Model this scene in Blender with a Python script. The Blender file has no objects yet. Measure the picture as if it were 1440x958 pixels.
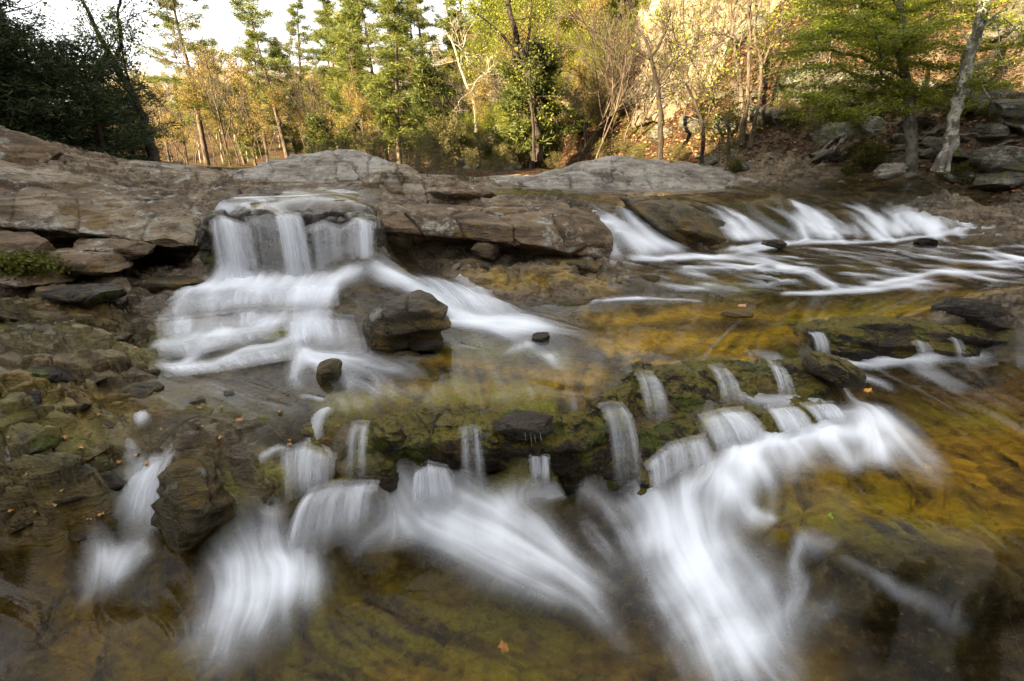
import bpy, bmesh, math, random
import numpy as np
from mathutils import Vector, Matrix
rng = np.random.default_rng(7)
random.seed(7)
R = math.radians
scene = bpy.context.scene
COL = scene.collection

# ------------------------------------------------------------------ camera geometry
F_PX, PITCH = 720.0, R(19.4)
CP, SP = math.cos(PITCH), math.sin(PITCH)

def ray(px, py):
    dx, dy = (px - 720) / F_PX, (479 - py) / F_PX
    return np.array([dx, CP + dy * SP, -SP + dy * CP])

def at_Y(px, py, Y):
    d = ray(px, py)
    return d * (Y / d[1])

def at_z(px, py, z):
    d = ray(px, py)
    return d * (z / d[2])

cam_d = bpy.data.cameras.new('camera')
cam = bpy.data.objects.new('camera', cam_d)
COL.objects.link(cam)
cam_d.sensor_width = 36
cam_d.lens = 18
cam_d.clip_start = 0.05
cam_d.clip_end = 2000
cam.location = (0, 0, 0)
cam.rotation_euler = (R(90) - PITCH, 0, 0)
scene.camera = cam

# ------------------------------------------------------------------ noise
def _h(ix, iy, iz, seed):
    n = (ix.astype(np.int64) * 374761393 + iy.astype(np.int64) * 668265263 + iz * 2147483647 + seed * 1274126177) & 0xffffffff
    n = ((n ^ (n >> 13)) * 1274126177) & 0xffffffff
    n = ((n ^ (n >> 16)) * 2246822519) & 0xffffffff
    return ((n ^ (n >> 15)) & 0xffffff).astype(np.float32) / 16777215.0

def noise2(x, y, seed=0):
    ix, iy = np.floor(x), np.floor(y)
    fx, fy = (x - ix).astype(np.float32), (y - iy).astype(np.float32)
    fx = fx * fx * (3 - 2 * fx); fy = fy * fy * (3 - 2 * fy)
    a = _h(ix, iy, 0, seed); b = _h(ix + 1, iy, 0, seed)
    c = _h(ix, iy + 1, 0, seed); d = _h(ix + 1, iy + 1, 0, seed)
    return (a + (b - a) * fx) * (1 - fy) + (c + (d - c) * fx) * fy

def fbm2(x, y, octv=4, seed=0, gain=.5):
    s = 0; a = 1; t = 0
    for k in range(octv):
        s = s + a * noise2(x * 2 ** k + 13.7 * k, y * 2 ** k - 7.1 * k, seed + k)
        t += a; a *= gain
    return s / t - .5

def noise3(P, seed=0):
    I = np.floor(P); f = (P - I).astype(np.float32); f = f * f * (3 - 2 * f)
    x, y, z = I[:, 0], I[:, 1], I[:, 2].astype(np.int64)
    def L(dz):
        a = _h(x, y, z + dz, seed); b = _h(x + 1, y, z + dz, seed)
        c = _h(x, y + 1, z + dz, seed); d = _h(x + 1, y + 1, z + dz, seed)
        return (a + (b - a) * f[:, 0]) * (1 - f[:, 1]) + (c + (d - c) * f[:, 0]) * f[:, 1]
    return L(0) * (1 - f[:, 2]) + L(1) * f[:, 2]

def fbm3(P, octv=4, seed=0, gain=.5):
    s = 0; a = 1; t = 0
    for k in range(octv):
        s = s + a * noise3(P * 2 ** k + 11.3 * k, seed + k)
        t += a; a *= gain
    return s / t - .5

def worley2(x, y, seed=0):
    """fractured slabs: each cell has its own height and tilt; returns (value, gap to the next cell)"""
    ix, iy = np.floor(x), np.floor(y)
    f1 = np.full(x.shape, 9., np.float32); f2 = f1.copy(); val = np.zeros(x.shape, np.float32)
    for dy in (-1, 0, 1):
        for dx in (-1, 0, 1):
            cx, cy = ix + dx, iy + dy
            ox = cx + _h(cx, cy, 1, seed); oy = cy + _h(cx, cy, 2, seed)
            d = np.sqrt((x - ox) ** 2 + (y - oy) ** 2).astype(np.float32)
            v = (_h(cx, cy, 3, seed) - .5) + (_h(cx, cy, 4, seed) - .5) * (x - ox) * .7 + (_h(cx, cy, 5, seed) - .5) * (y - oy) * .7
            near = d < f1
            f2 = np.where(near, f1, np.minimum(f2, d))
            val = np.where(near, v, val)
            f1 = np.where(near, d, f1)
    return val, f2 - f1

def sstep(a, b, x):
    t = np.clip((x - a) / (b - a), 0, 1)
    return t * t * (3 - 2 * t)

def terrace(v, step, sharp=.25):
    k = np.floor(v / step); f = v / step - k
    return (k + sstep(.5 - sharp, .5 + sharp, f)) * step

# ------------------------------------------------------------------ objects
def mesh_np(name, V, F, mat=None, parent=None, smooth=True, attrs=None, link=True):
    """F: (n,4) or (n,3) int array, or a list of such arrays"""
    Fs = F if isinstance(F, list) else [F]
    Fs = [np.asarray(f, np.int32) for f in Fs if len(f)]
    V = np.asarray(V, np.float32)
    me = bpy.data.meshes.new(name)
    me.vertices.add(len(V)); me.vertices.foreach_set('co', V.ravel())
    loops = np.concatenate([f.ravel() for f in Fs])
    tot = np.concatenate([np.full(len(f), f.shape[1], np.int32) for f in Fs])
    start = np.concatenate([[0], np.cumsum(tot)[:-1]]).astype(np.int32)
    me.loops.add(len(loops)); me.loops.foreach_set('vertex_index', loops)
    me.polygons.add(len(tot)); me.polygons.foreach_set('loop_start', start); me.polygons.foreach_set('loop_total', tot)
    me.polygons.foreach_set('use_smooth', np.full(len(tot), smooth, bool))
    me.update(calc_edges=True)
    for k, a in (attrs or {}).items():
        at = me.attributes.new(k, 'FLOAT', 'POINT')
        at.data.foreach_set('value', np.asarray(a, np.float32).ravel())
    if mat: me.materials.append(mat)
    o = bpy.data.objects.new(name, me)
    if link: COL.objects.link(o)
    if parent: o.parent = parent
    return o

def set_origin(o, p):
    """move the mesh object's origin to world point p without moving the mesh"""
    me = o.data
    n = len(me.vertices); v = np.empty(n * 3, np.float32)
    me.vertices.foreach_get('co', v)
    v = v.reshape(-1, 3) - np.asarray(p, np.float32)
    me.vertices.foreach_set('co', v.ravel()); me.update()
    o.location = [float(q) for q in p]

def tag(o, label=None, cat=None, group=None, kind=None):
    if label: o['label'] = label
    if cat: o['category'] = cat
    if group: o['group'] = group
    if kind: o['kind'] = kind
    return o

def empty(name, loc, label, cat, group=None):
    o = bpy.data.objects.new(name, None)
    COL.objects.link(o); o.location = [float(q) for q in loc]
    o.empty_display_size = .2
    return tag(o, label, cat, group)

def copy_thing(root, loc, rotz=0, scale=1, label=None, group=None, tilt=(0, 0)):
    r = root.copy(); COL.objects.link(r)
    r.location = [float(q) for q in loc]; r.rotation_euler = (tilt[0], tilt[1], rotz); r.scale = (scale,) * 3
    if label: r['label'] = label
    if group: r['group'] = group
    for ch in list(root.children):
        c = ch.copy(); COL.objects.link(c); c.parent = r
    return r

def grid_faces(ni, nj, wrap=False):
    i = np.arange(ni - 1)[:, None]
    j = np.arange(nj if wrap else nj - 1)[None, :]
    j2 = (j + 1) % nj
    return np.stack([i * nj + j, i * nj + j2, (i + 1) * nj + j2, (i + 1) * nj + j], -1).reshape(-1, 4)

# ------------------------------------------------------------------ node materials
class NT:
    def __init__(self, name):
        self.m = bpy.data.materials.new(name); self.m.use_nodes = True
        self.t = self.m.node_tree; self.t.nodes.clear()
        self.out = self.n('ShaderNodeOutputMaterial')
    def n(self, typ, **kw):
        nd = self.t.nodes.new(typ)
        for k, v in kw.items():
            if k in ('i',):
                for kk, vv in v.items(): self.inp(nd, kk, vv)
            else: setattr(nd, k, v)
        return nd
    def inp(self, nd, key, v):
        s = nd.inputs[key]
        if isinstance(v, bpy.types.NodeSocket): self.t.links.new(v, s)
        else: s.default_value = (*v, 1) if (s.type == 'RGBA' and len(v) == 3) else v
    def pos(self): return self.n('ShaderNodeNewGeometry').outputs['Position']
    def obj(self): return self.n('ShaderNodeTexCoord').outputs['Object']
    def scaled(self, vec, s):
        nd = self.n('ShaderNodeMapping'); self.inp(nd, 'Vector', vec); nd.inputs['Scale'].default_value = s
        return nd.outputs[0]
    def noise(self, vec, scale, detail=4, rough=.55, dist=0):
        nd = self.n('ShaderNodeTexNoise'); self.inp(nd, 'Vector', vec)
        nd.inputs['Scale'].default_value = scale; nd.inputs['Detail'].default_value = detail
        nd.inputs['Roughness'].default_value = rough; nd.inputs['Distortion'].default_value = dist
        return nd.outputs['Fac']
    def vor(self, vec, scale, feature='F1', out='Distance'):
        nd = self.n('ShaderNodeTexVoronoi', feature=feature); self.inp(nd, 'Vector', vec); nd.inputs['Scale'].default_value = scale
        return nd.outputs[out]
    def ramp(self, fac, stops):
        nd = self.n('ShaderNodeValToRGB'); self.inp(nd, 'Fac', fac)
        e = nd.color_ramp.elements
        while len(e) < len(stops): e.new(.5)
        for q, (p, c) in zip(e, stops): q.position = p; q.color = (*c, 1) if len(c) == 3 else c
        return nd.outputs['Color']
    def step(self, fac, a, b):
        nd = self.n('ShaderNodeMapRange', interpolation_type='SMOOTHSTEP'); self.inp(nd, 'Value', fac)
        nd.inputs['From Min'].default_value = a; nd.inputs['From Max'].default_value = b
        return nd.outputs[0]
    def math(self, op, a, b=0.0, clamp=False):
        nd = self.n('ShaderNodeMath', operation=op, use_clamp=clamp); self.inp(nd, 0, a); self.inp(nd, 1, b)
        return nd.outputs[0]
    def mix(self, fac, a, b, mode='MIX'):
        nd = self.n('ShaderNodeMix', data_type='RGBA', blend_type=mode)
        self.inp(nd, 0, fac); self.inp(nd, 6, a); self.inp(nd, 7, b)
        return nd.outputs[2]
    def attr(self, name): return self.n('ShaderNodeAttribute', attribute_name=name).outputs['Fac']
    def bump(self, h, strength=.5, dist=.02, normal=None):
        nd = self.n('ShaderNodeBump'); self.inp(nd, 'Height', h)
        nd.inputs['Strength'].default_value = strength; nd.inputs['Distance'].default_value = dist
        if normal is not None: self.inp(nd, 'Normal', normal)
        return nd.outputs[0]
    def principled(self, col, rough=.8, normal=None, spec=.5):
        nd = self.n('ShaderNodeBsdfPrincipled'); self.inp(nd, 'Base Color', col); self.inp(nd, 'Roughness', rough)
        self.inp(nd, 'Specular IOR Level', spec)
        if normal is not None: self.inp(nd, 'Normal', normal)
        return nd.outputs[0]
    def mixs(self, fac, a, b):
        nd = self.n('ShaderNodeMixShader'); self.inp(nd, 0, fac); self.inp(nd, 1, a); self.inp(nd, 2, b)
        return nd.outputs[0]
    def done(self, sh):
        self.t.links.new(sh, self.out.inputs['Surface']); return self.m

def rock_mat(name, dark, mid, light, lichen=(.40, .41, .36), lich=.5, moss=0.0, rough=.85, gold=0.0, scale=1.0, topalg=0.0):
    k = NT(name); P = k.pos()
    big = k.noise(P, 1.3 * scale, 8, .62)
    strata = k.noise(k.scaled(P, (1.2, 1.2, 9)), 1.6 * scale, 6, .6, .6)
    f = k.math('ADD', k.math('MULTIPLY', big, .55), k.math('MULTIPLY', strata, .45))
    col = k.ramp(f, [(.34, dark), (.47, mid), (.60, light)])
    spots = k.noise(P, 7 * scale, 9, .72)
    pat = k.noise(P, 2.3 * scale, 3, .5)
    lf = k.math('MULTIPLY', k.step(spots, .50, .60), k.step(pat, .56 - .2 * lich, .66 - .2 * lich))
    col = k.mix(k.math('MULTIPLY', lf, .9), col, lichen)
    dk = k.math('MULTIPLY', k.step(k.noise(P, 5 * scale, 9, .75), .52, .62), .6); col = k.mix(dk, col, tuple(.8 * c for c in dark))
    blk = k.noise(P, 24 * scale, 6, .7)
    col = k.mix(k.math('MULTIPLY', k.step(blk, .55, .66), .55), col, tuple(.35 * c for c in dark))
    if gold:
        g = k.step(k.noise(P, 3.1 * scale, 6, .65), .60 - .2 * gold, .70 - .2 * gold)
        col = k.mix(k.math('MULTIPLY', g, .7), col, (.17, .105, .02))
    if moss:
        g = k.step(k.noise(P, 4.3 * scale, 7, .65), .62 - .25 * moss, .70 - .25 * moss)
        col = k.mix(g, col, (.075, .09, .012))
    fine = k.noise(P, 38 * scale, 8, .7)
    if topalg:                                                            # algae settled on the upward faces
        nz = k.n('ShaderNodeSeparateXYZ'); k.inp(nz, 0, k.n('ShaderNodeNewGeometry').outputs['True Normal'])
        ta = k.step(k.math('ADD', nz.outputs[2], k.math('MULTIPLY', k.math('SUBTRACT', pat, .5), 1.6)), .75 - .5 * topalg, 1.0 - .5 * topalg)
        col = k.mix(k.math('MULTIPLY', ta, .85), col, k.ramp(fine, [(.35, (.075, .062, .008)), (.6, (.20, .165, .02))]))
    crk = k.step(k.vor(k.scaled(P, (1, 1, 2.2)), 5.5 * scale, 'DISTANCE_TO_EDGE'), 0, .035)
    h = k.math('ADD', k.math('MULTIPLY', spots, 1.2), k.math('ADD', k.math('MULTIPLY', fine, .45), k.math('MULTIPLY', strata, 1.2)))
    h = k.math('ADD', h, k.math('MULTIPLY', crk, .12))
    return k.done(k.principled(col, rough, k.bump(h, 1.0, .09), .35))

MAT = {}
MAT['dry_rock'] = rock_mat('grey_tan_rock', (.032, .023, .013), (.16, .115, .07), (.37, .305, .215), lich=.65, gold=.12)
MAT['pale_rock'] = rock_mat('pale_weathered_rock', (.10, .085, .068), (.26, .225, .185), (.42, .39, .335), lich=.7)
MAT['brown_rock'] = rock_mat('brown_stained_rock', (.032, .022, .013), (.135, .09, .05), (.29, .21, .13), lich=.3, gold=.3)
MAT['olive_rock'] = rock_mat('wet_olive_rock', (.022, .017, .01), (.065, .05, .024), (.13, .105, .05), lich=.0, gold=.5, rough=.42)
MAT['dark_rock'] = rock_mat('wet_dark_rock', (.014, .011, .009), (.035, .027, .02), (.075, .06, .045), lich=.0, moss=.28, rough=.3)
MAT['ledge_rock'] = rock_mat('algae_covered_ledge_rock', (.010, .007, .005), (.032, .023, .014), (.085, .062, .036), lich=.0, moss=.42, gold=.25, rough=.3, topalg=.3)
MAT['cliff_rock'] = rock_mat('pale_cliff_rock', (.06, .046, .03), (.23, .18, .115), (.38, .32, .23), (.33, .30, .22), lich=.45, moss=.2, scale=.5)
MAT['hill_rock'] = rock_mat('lichen_hill_rock', (.03, .026, .02), (.09, .08, .062), (.20, .19, .15), (.26, .265, .21), lich=.7, moss=.3, scale=.7)
# ------------------------------------------------------------------ land beyond the river bed
def seg_dist(x, y, pts):
    """signed distance to an open polyline, positive to the right of its direction"""
    best = np.full(x.shape, 1e9); sgn = np.zeros(x.shape)
    for (ax, ay), (bx, by) in zip(pts[:-1], pts[1:]):
        ex, ey = bx - ax, by - ay
        t = np.clip(((x - ax) * ex + (y - ay) * ey) / (ex * ex + ey * ey), 0, 1)
        dx, dy = x - ax - t * ex, y - ay - t * ey
        d = np.hypot(dx, dy); s = np.sign(ey * dx - ex * dy)
        near = d < best
        best = np.where(near, d, best); sgn = np.where(near, s, sgn)
    return best * sgn

RBANK = [(11, -30), (9.5, 2), (8.6, 7), (7.7, 8.6), (6.8, 9.4), (5.0, 10.9), (3.6, 12.8), (2.3, 16), (-.5, 23), (-7, 42), (-14, 75), (-18, 150)]
LBANK = [(-8, -30), (-7.2, 2), (-7.6, 6), (-9.3, 9.5), (-12.5, 12), (-17, 14.5), (-45, 17)]

def land(x, y):
    x = np.asarray(x, float); y = np.asarray(y, float)
    dr = seg_dist(x, y, RBANK); dl = -seg_dist(x, y, LBANK)
    n1 = fbm2(x * .35, y * .35, 4, 31); n2 = fbm2(x * 1.3, y * 1.3, 4, 37)
    z = -.5 + .22 * sstep(9, 14, y) + n2 * .18
    d = np.maximum(dr + n1 * 1.4, 0)
    hill = .60 * d + .16 * np.minimum(d, 14) ** 1.3
    cl = np.exp(-((x - 9.5) / 4.5) ** 2 - ((y - 21.5) / 6) ** 2)
    hill += cl * 3.2 * sstep(2.6, 4.2, d + n2 * 1.2)
    hill += .8 * sstep(2.2, 2.9, d + n1 * 2.5) * (1 - cl)
    hill = np.where(hill > 24, 24 + (hill - 24) * .25, hill)
    dd = np.maximum(dl, 0)
    left = .55 * dd / (1 + dd * .06)
    left = left * sstep(22, 13, y)
    kn = 17.0 * np.exp(-.5 * (((x + 20.5) / 8.5) ** 2 + ((y + 14.5) / 8) ** 2)) + 9 * np.exp(-.5 * (((x + 17.5) / 4.5) ** 2 + ((y - 4) / 5) ** 2))  # unseen knoll and lobe, shaped to shade the foreground and left trees
    back = np.clip(1.6 * (-3.6 - y), 0, 16)  # unseen rise behind the camera, added to block low sky light
    far = np.where(y > 52, .26 * (y - 52), 0); far = far / (1 + far * .035) * sstep(45, 25, x)
    return z + hill + np.maximum(np.maximum(left, kn), back) + far + n1 * .5 * sstep(1, 6, np.maximum(dr, dl))

# ------------------------------------------------------------------ river bed: control points (px, py, height, water depth; negative = dry)
CTL = []
def c(z, w, *pts):
    for p in pts: CTL.append((p[0], p[1], p[2] if len(p) > 2 else z, p[3] if len(p) > 3 else w))
# lower pool
c(-1.9, .16, (-250, 800), (-100, 795), (0, 790), (100, 785), (240, 778), (340, 778), (480, 748), (600, 724), (700, 697), (800, 700), (860, 735))
c(-1.9, .24, (-250, 950), (0, 950), (0, 860), (200, 870), (200, 950), (400, 870), (400, 960), (600, 800), (600, 880), (600, 960), (780, 800), (800, 880), (800, 960),
  (0, 1080), (240, 1080), (480, 1080), (720, 1080), (960, 1080), (1200, 1080), (1440, 1080), (300, 1300), (720, 1300), (1140, 1300), (-400, 1050), (1850, 1050))
# chute at the right of the lower pool
c(0, .06, (900, 705, -1.83), (960, 690, -1.70), (1010, 695, -1.67), (930, 760, -1.86), (1000, 760, -1.81), (1060, 755, -1.72), (1000, 850, -1.89),
  (1100, 850, -1.83), (1060, 810, -1.80), (1080, 940, -1.9), (1190, 935, -1.87), (1300, 1000, -1.9), (1440, 1030, -1.9), (1130, 800, -1.74))
c(0, .05, (1090, 738, -1.60), (1170, 770, -1.60), (1215, 800, -1.63), (1265, 838, -1.70), (1330, 872, -1.74), (1400, 885, -1.75), (1600, 900, -1.75))
c(0, .12, (1250, 935, -1.86), (1400, 975, -1.87), (1600, 1000, -1.88))
# right pool
c(-1.56, .16, (1150, 690), (1250, 690), (1350, 690), (1440, 690), (1250, 640), (1350, 620), (1440, 640), (1220, 580), (1300, 540), (1400, 540), (1250, 515), (1400, 512),
  (1600, 600), (1600, 700), (1700, 520), (1120, 668), (1190, 560))
c(-1.58, .06, (1050, 645), (1100, 612), (1180, 530, -1.55))
c(0, .05, (1300, 780, -1.57), (1400, 800, -1.58), (1210, 745, -1.57), (1550, 800, -1.6), (1350, 840, -1.63), (1260, 800, -1.60))
# ledge, centre right: upper lip, its foot, the bench and the bench front
c(0, .02, (860, 525, -1.36), (950, 516, -1.33), (1050, 510, -1.33), (1150, 505, -1.32), (1183, 525, -1.36))
c(0, .01, (960, 568, -1.49), (1050, 558, -1.47), (1150, 546, -1.46), (900, 580, -1.52))
c(0, .02, (920, 603, -1.56), (1000, 582, -1.5), (1100, 567, -1.5), (1170, 562, -1.5))
c(0, .02, (860, 692, -1.86), (905, 692, -1.82), (955, 668, -1.66), (1050, 626, -1.58), (1150, 588, -1.56), (860, 610, -1.6))
# golden shelf
c(-1.285, .10, (860, 500, -1.32), (950, 490, -1.31), (1050, 488, -1.31), (860, 450), (950, 440), (1050, 450), (1100, 470, -1.29), (1000, 425, -1.27), (1100, 425, -1.27),
  (1200, 430, -1.27), (1150, 445), (1250, 438), (1300, 418, -1.26), (1400, 398, -1.22), (900, 425, -1.27), (820, 470, -1.285))
c(0, .015, (1135, 463, -1.3), (1200, 456, -1.3), (1270, 452, -1.295), (1330, 456, -1.3))
c(-1.55, .04, (1150, 500), (1200, 501), (1270, 501), (1340, 500))
c(0, -.06, (1385, 430, -1.22), (1350, 440, -1.26), (1425, 442, -1.24), (1480, 430, -1.2))
# middle shelf and the foreground lip
c(0, .06, (730, 460, -1.27), (650, 472, -1.29), (560, 520, -1.34), (640, 515, -1.33), (720, 515, -1.33), (800, 500, -1.32), (500, 545, -1.37), (580, 555, -1.37), (700, 552, -1.37), (800, 540, -1.36))
c(0, .015, (470, 580, -1.41), (540, 583, -1.41), (620, 588, -1.41), (700, 585, -1.40), (790, 582, -1.39), (840, 560, -1.38))
c(0, -.012, (500, 630, -1.52), (550, 640, -1.55), (660, 625, -1.53), (720, 622, -1.52), (820, 620, -1.53), (860, 640, -1.66))
c(0, .0, (480, 672, -1.63), (540, 665, -1.62), (600, 652, -1.61), (700, 652, -1.66), (780, 650, -1.63), (640, 660, -1.66))
c(-1.87, .05, (500, 735), (560, 727), (600, 715), (700, 692), (800, 694))
# left of the lip
c(0, .02, (440, 600, -1.45), (430, 560, -1.42), (300, 522, -1.42), (400, 530, -1.42), (230, 525, -1.43), (250, 560, -1.46), (350, 580, -1.47), (400, 620, -1.5), (440, 640, -1.55))
c(0, -.03, (300, 612, -1.5), (265, 640, -1.52), (330, 645, -1.54), (245, 690, -1.68), (350, 690, -1.66), (390, 700, -1.68))
c(-1.88, .03, (240, 755), (320, 760), (400, 778))
c(0, .015, (200, 592, -1.48), (190, 650, -1.6), (195, 700, -1.72), (170, 758, -1.87), (140, 720, -1.72))
# left slope, dry
c(0, -.06, (0, 600, -1.38), (0, 700, -1.62), (0, 765, -1.82), (80, 752, -1.78), (100, 645, -1.52), (60, 540, -1.27), (150, 545, -1.38), (0, 500, -1.18), (100, 480, -1.2),
  (180, 485, -1.29), (0, 440, -1.08), (100, 430, -1.1), (180, 445, -1.2), (200, 405, -1.12), (100, 400, -1.0), (0, 400, -.98), (-150, 400, -.95), (-150, 550, -1.3), (-150, 700, -1.62), (-300, 480, -1.1), (110, 600, -1.44), (60, 670, -1.56))
c(0, -.05, (250, 398, -1.1), (150, 385, -1.0))
# left cascade, step by step
c(0, .02, (300, 398, -1.1), (350, 393, -1.1), (430, 390, -1.1), (520, 386, -1.1), (560, 382, -1.1))
c(0, .012, (250, 418, -1.13), (350, 411, -1.13), (450, 410, -1.13), (220, 447, -1.22), (330, 441, -1.22), (450, 440, -1.22))
c(0, .012, (240, 457, -1.235), (340, 452, -1.235), (440, 452, -1.24), (230, 480, -1.31), (350, 475, -1.31), (430, 470, -1.3))
c(0, .02, (240, 488, -1.325), (350, 486, -1.325), (420, 480, -1.32), (240, 507, -1.4), (330, 502, -1.39), (420, 502, -1.38), (520, 512, -1.35))
c(0, -.02, (500, 408, -1.095, .008), (490, 430, -1.17, .008), (530, 430, -1.17, .008), (570, 492, -1.31))
c(0, .03, (600, 386, -1.1), (650, 420, -1.18), (700, 441, -1.25))
c(0, -.04, (660, 380, -1.05), (750, 385, -1.06), (750, 410, -1.16), (850, 380, -1.05), (820, 412, -1.21), (690, 405, -1.15))
# upper band under the right cascades
c(0, .03, (900, 366, -1.05), (1000, 366, -1.06), (950, 396, -1.16), (1050, 396, -1.16), (1150, 380, -1.11), (1250, 371, -1.09), (1350, 361, -1.06), (1440, 352, -1.04), (1440, 392, -1.16), (1300, 402, -1.19), (1600, 370, -1.1), (1200, 405, -1.2), (1100, 412, -1.235), (1000, 412, -1.23), (900, 412, -1.22))
c(-1.0, .03, (920, 355), (1000, 350), (1100, 342), (1200, 336), (1300, 331), (1400, 326), (1500, 322), (1600, 325))
c(0, .015, (720, 280, -.5), (800, 286, -.53), (870, 292, -.56), (960, 292, -.58), (1000, 294, -.61), (1100, 292, -.64), (1200, 290, -.66), (1300, 290, -.70), (1000, 276, -.48), (1100, 273, -.49), (1200, 271, -.5), (1280, 271, -.5), (1340, 295, -.78), (1370, 310, -.92))
c(0, .04, (720, 268, -.43), (800, 263, -.42), (900, 266, -.44), (1000, 266, -.46), (1200, 265, -.47))
c(0, -.08, (1360, 280, -.55), (1410, 300, -.74), (1440, 312, -.82), (1330, 268, -.44))
# left waterfall lip and what lies behind it
c(0, .015, (312, 305, -.5), (345, 297, -.46), (400, 300, -.48), (460, 300, -.48), (522, 308, -.54), (340, 284, -.42), (400, 283, -.41), (460, 284, -.42), (520, 288, -.44))
c(0, .03, (310, 278, -.385), (400, 276, -.38), (480, 271, -.37), (440, 266, -.35))
c(0, -.05, (700, 362, -1.03), (600, 372, -1.07), (800, 366, -1.03))
c(0, -.05, (500, 256, -.26), (300, 258, -.3), (150, 252, -.22), (600, 264, -.34), (380, 262, -.3))
CTL3 = [(*at_z(px, py, z)[:2], z, w) for px, py, z, w in CTL]
# points given in the ground plane: behind the slabs, the upper river, the banks
CTL3 += [(-4.6, 6.2, -.45, -.1), (-3.4, 6.0, -.5, -.1), (-.1, 6.5, -.5, -.05), (.6, 6.6, -.5, -.05), (-1.0, 6.3, -.45, -.02), (.2, 6.05, -.75, -.1), (-.6, 6.0, -.75, -.1),
         (1.0, 9.5, -.45, .1), (3.0, 9.6, -.47, .08), (-.5, 9.2, -.42, -.05), (-2.4, 9.5, -.5, -.1), (-5, 9, -.5, -.1), (-4.2, 7.4, -.45, -.1)]
for px, Y, z in ((250, 5.3, -1.13), (150, 5.15, -1.06), (50, 4.95, -1.0), (290, 5.3, -1.12), (-60, 4.9, -.98), (200, 5.5, -1.05), (100, 5.4, -1.0), (0, 5.3, -.95)):
    CTL3.append(((px - 720) / F_PX * (Y * CP - z * SP), Y, z, -.05))
CTL3 = np.array(CTL3)
gx = np.arange(-16, 17, 2.0)
extra = [(x, y) for x in gx for y in (-2., 11.0, 12.5) if not (abs(x) < 6 and y < 0)] + [(-9, 2), (-9, 5), (-9, 8), (10, 2), (10.5, 5), (11, 8), (-6, 0), (6, 0)]
extra = np.array([(x, y, min(float(land(x, y)), 3.0), -.1) for x, y in extra])
CTL3 = np.vstack([CTL3, extra])

U0, U1, C0 = -1.32, 1.32, .5
RES = 900
NJ = RES; DU = (U1 - U0) / (NJ - 1)
VB0, VB1 = math.log(.2 + C0), math.log(12.6 + C0)
NI = int((VB1 - VB0) / DU) + 1
u = np.linspace(U0, U1, NJ); v = VB0 + np.arange(NI) * DU
Yr = np.exp(v) - C0
GX = u[None, :] * (Yr[:, None] + C0); GY = np.repeat(Yr[:, None], NJ, 1)

cu = CTL3[:, 0] / (CTL3[:, 1] + C0); cv = np.log(np.maximum(CTL3[:, 1], -.3) + C0)
okc = (np.abs(cu) < 3) & (cv > -1.0)
cu, cv, cz, cw = cu[okc], cv[okc], CTL3[okc, 2], CTL3[okc, 3]
Q = np.stack([cu, cv], 1)
D = np.sqrt(((Q[:, None] - Q[None]) ** 2).sum(-1) + 1e-6)
A = np.zeros((len(Q) + 1,) * 2); A[:-1, :-1] = D; A[:-1, -1] = 1; A[-1, :-1] = 1
A[:-1, :-1] -= np.eye(len(Q)) * .004
SOL = np.linalg.solve(A, np.stack([np.append(cz, 0), np.append(cw, 0)], 1))
def rbf(uu, vv):
    out = np.empty((uu.size, 2)); uu = uu.ravel(); vv = vv.ravel()
    for s in range(0, uu.size, 20000):
        d = np.sqrt((uu[s:s + 20000, None] - Q[:, 0]) ** 2 + (vv[s:s + 20000, None] - Q[:, 1]) ** 2 + 1e-6)
        out[s:s + 20000] = d @ SOL[:-1] + SOL[-1]
    return out
def upsample(Cg, ni, nj):
    ci, cj = Cg.shape
    a = np.linspace(0, ci - 1, ni); b = np.linspace(0, cj - 1, nj)
    i0 = np.minimum(a.astype(int), ci - 2); j0 = np.minimum(b.astype(int), cj - 2)
    fa = (a - i0)[:, None]; fb = (b - j0)[None]
    return (Cg[i0][:, j0] * (1 - fa) * (1 - fb) + Cg[i0 + 1][:, j0] * fa * (1 - fb) + Cg[i0][:, j0 + 1] * (1 - fa) * fb + Cg[i0 + 1][:, j0 + 1] * fa * fb)
ci, cj = NI // 3, NJ // 3
cu_, cv_ = np.meshgrid(np.linspace(U0, U1, cj), np.linspace(v[0], v[-1], ci))
rb = rbf(cu_, cv_).reshape(ci, cj, 2)
S = upsample(rb[..., 0], NI, NJ); W = upsample(rb[..., 1], NI, NJ)
def blur(a, n):
    for _ in range(n):
        p = np.pad(a, 1, mode='edge')
        a = (p[:-2, 1:-1] + p[2:, 1:-1] + p[1:-1, :-2] + p[1:-1, 2:] + 2 * a) / 6
    return a
S = blur(S, 3); W = blur(W, 5)

def samp(Fd, x, y):
    """bilinear sample of a field on the river grid at world points"""
    b = np.clip((x / (y + C0) - U0) / DU, 0, NJ - 1.001); a = np.clip((np.log(np.maximum(y, -.3) + C0) - v[0]) / DU, 0, NI - 1.001)
    i0 = a.astype(int); j0 = b.astype(int); fa = a - i0; fb = b - j0
    return Fd[i0, j0] * (1 - fa) * (1 - fb) + Fd[i0 + 1, j0] * fa * (1 - fb) + Fd[i0, j0 + 1] * (1 - fa) * fb + Fd[i0 + 1, j0 + 1] * fa * fb

TT = np.exp(np.linspace(math.log(.9), math.log(14), 1500))
def hit(px, py):
    """where a line of sight meets the river surface"""
    P = TT[:, None] * ray(px, py)[None]
    below = P[:, 2] < samp(S, P[:, 0], P[:, 1])
    k = int(np.argmax(below)) if below.any() else len(TT) - 1
    return P[k]
def to_ij(p):
    return np.array([(math.log(p[1] + C0) - v[0]) / DU, (p[0] / (p[1] + C0) - U0) / DU])

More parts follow.
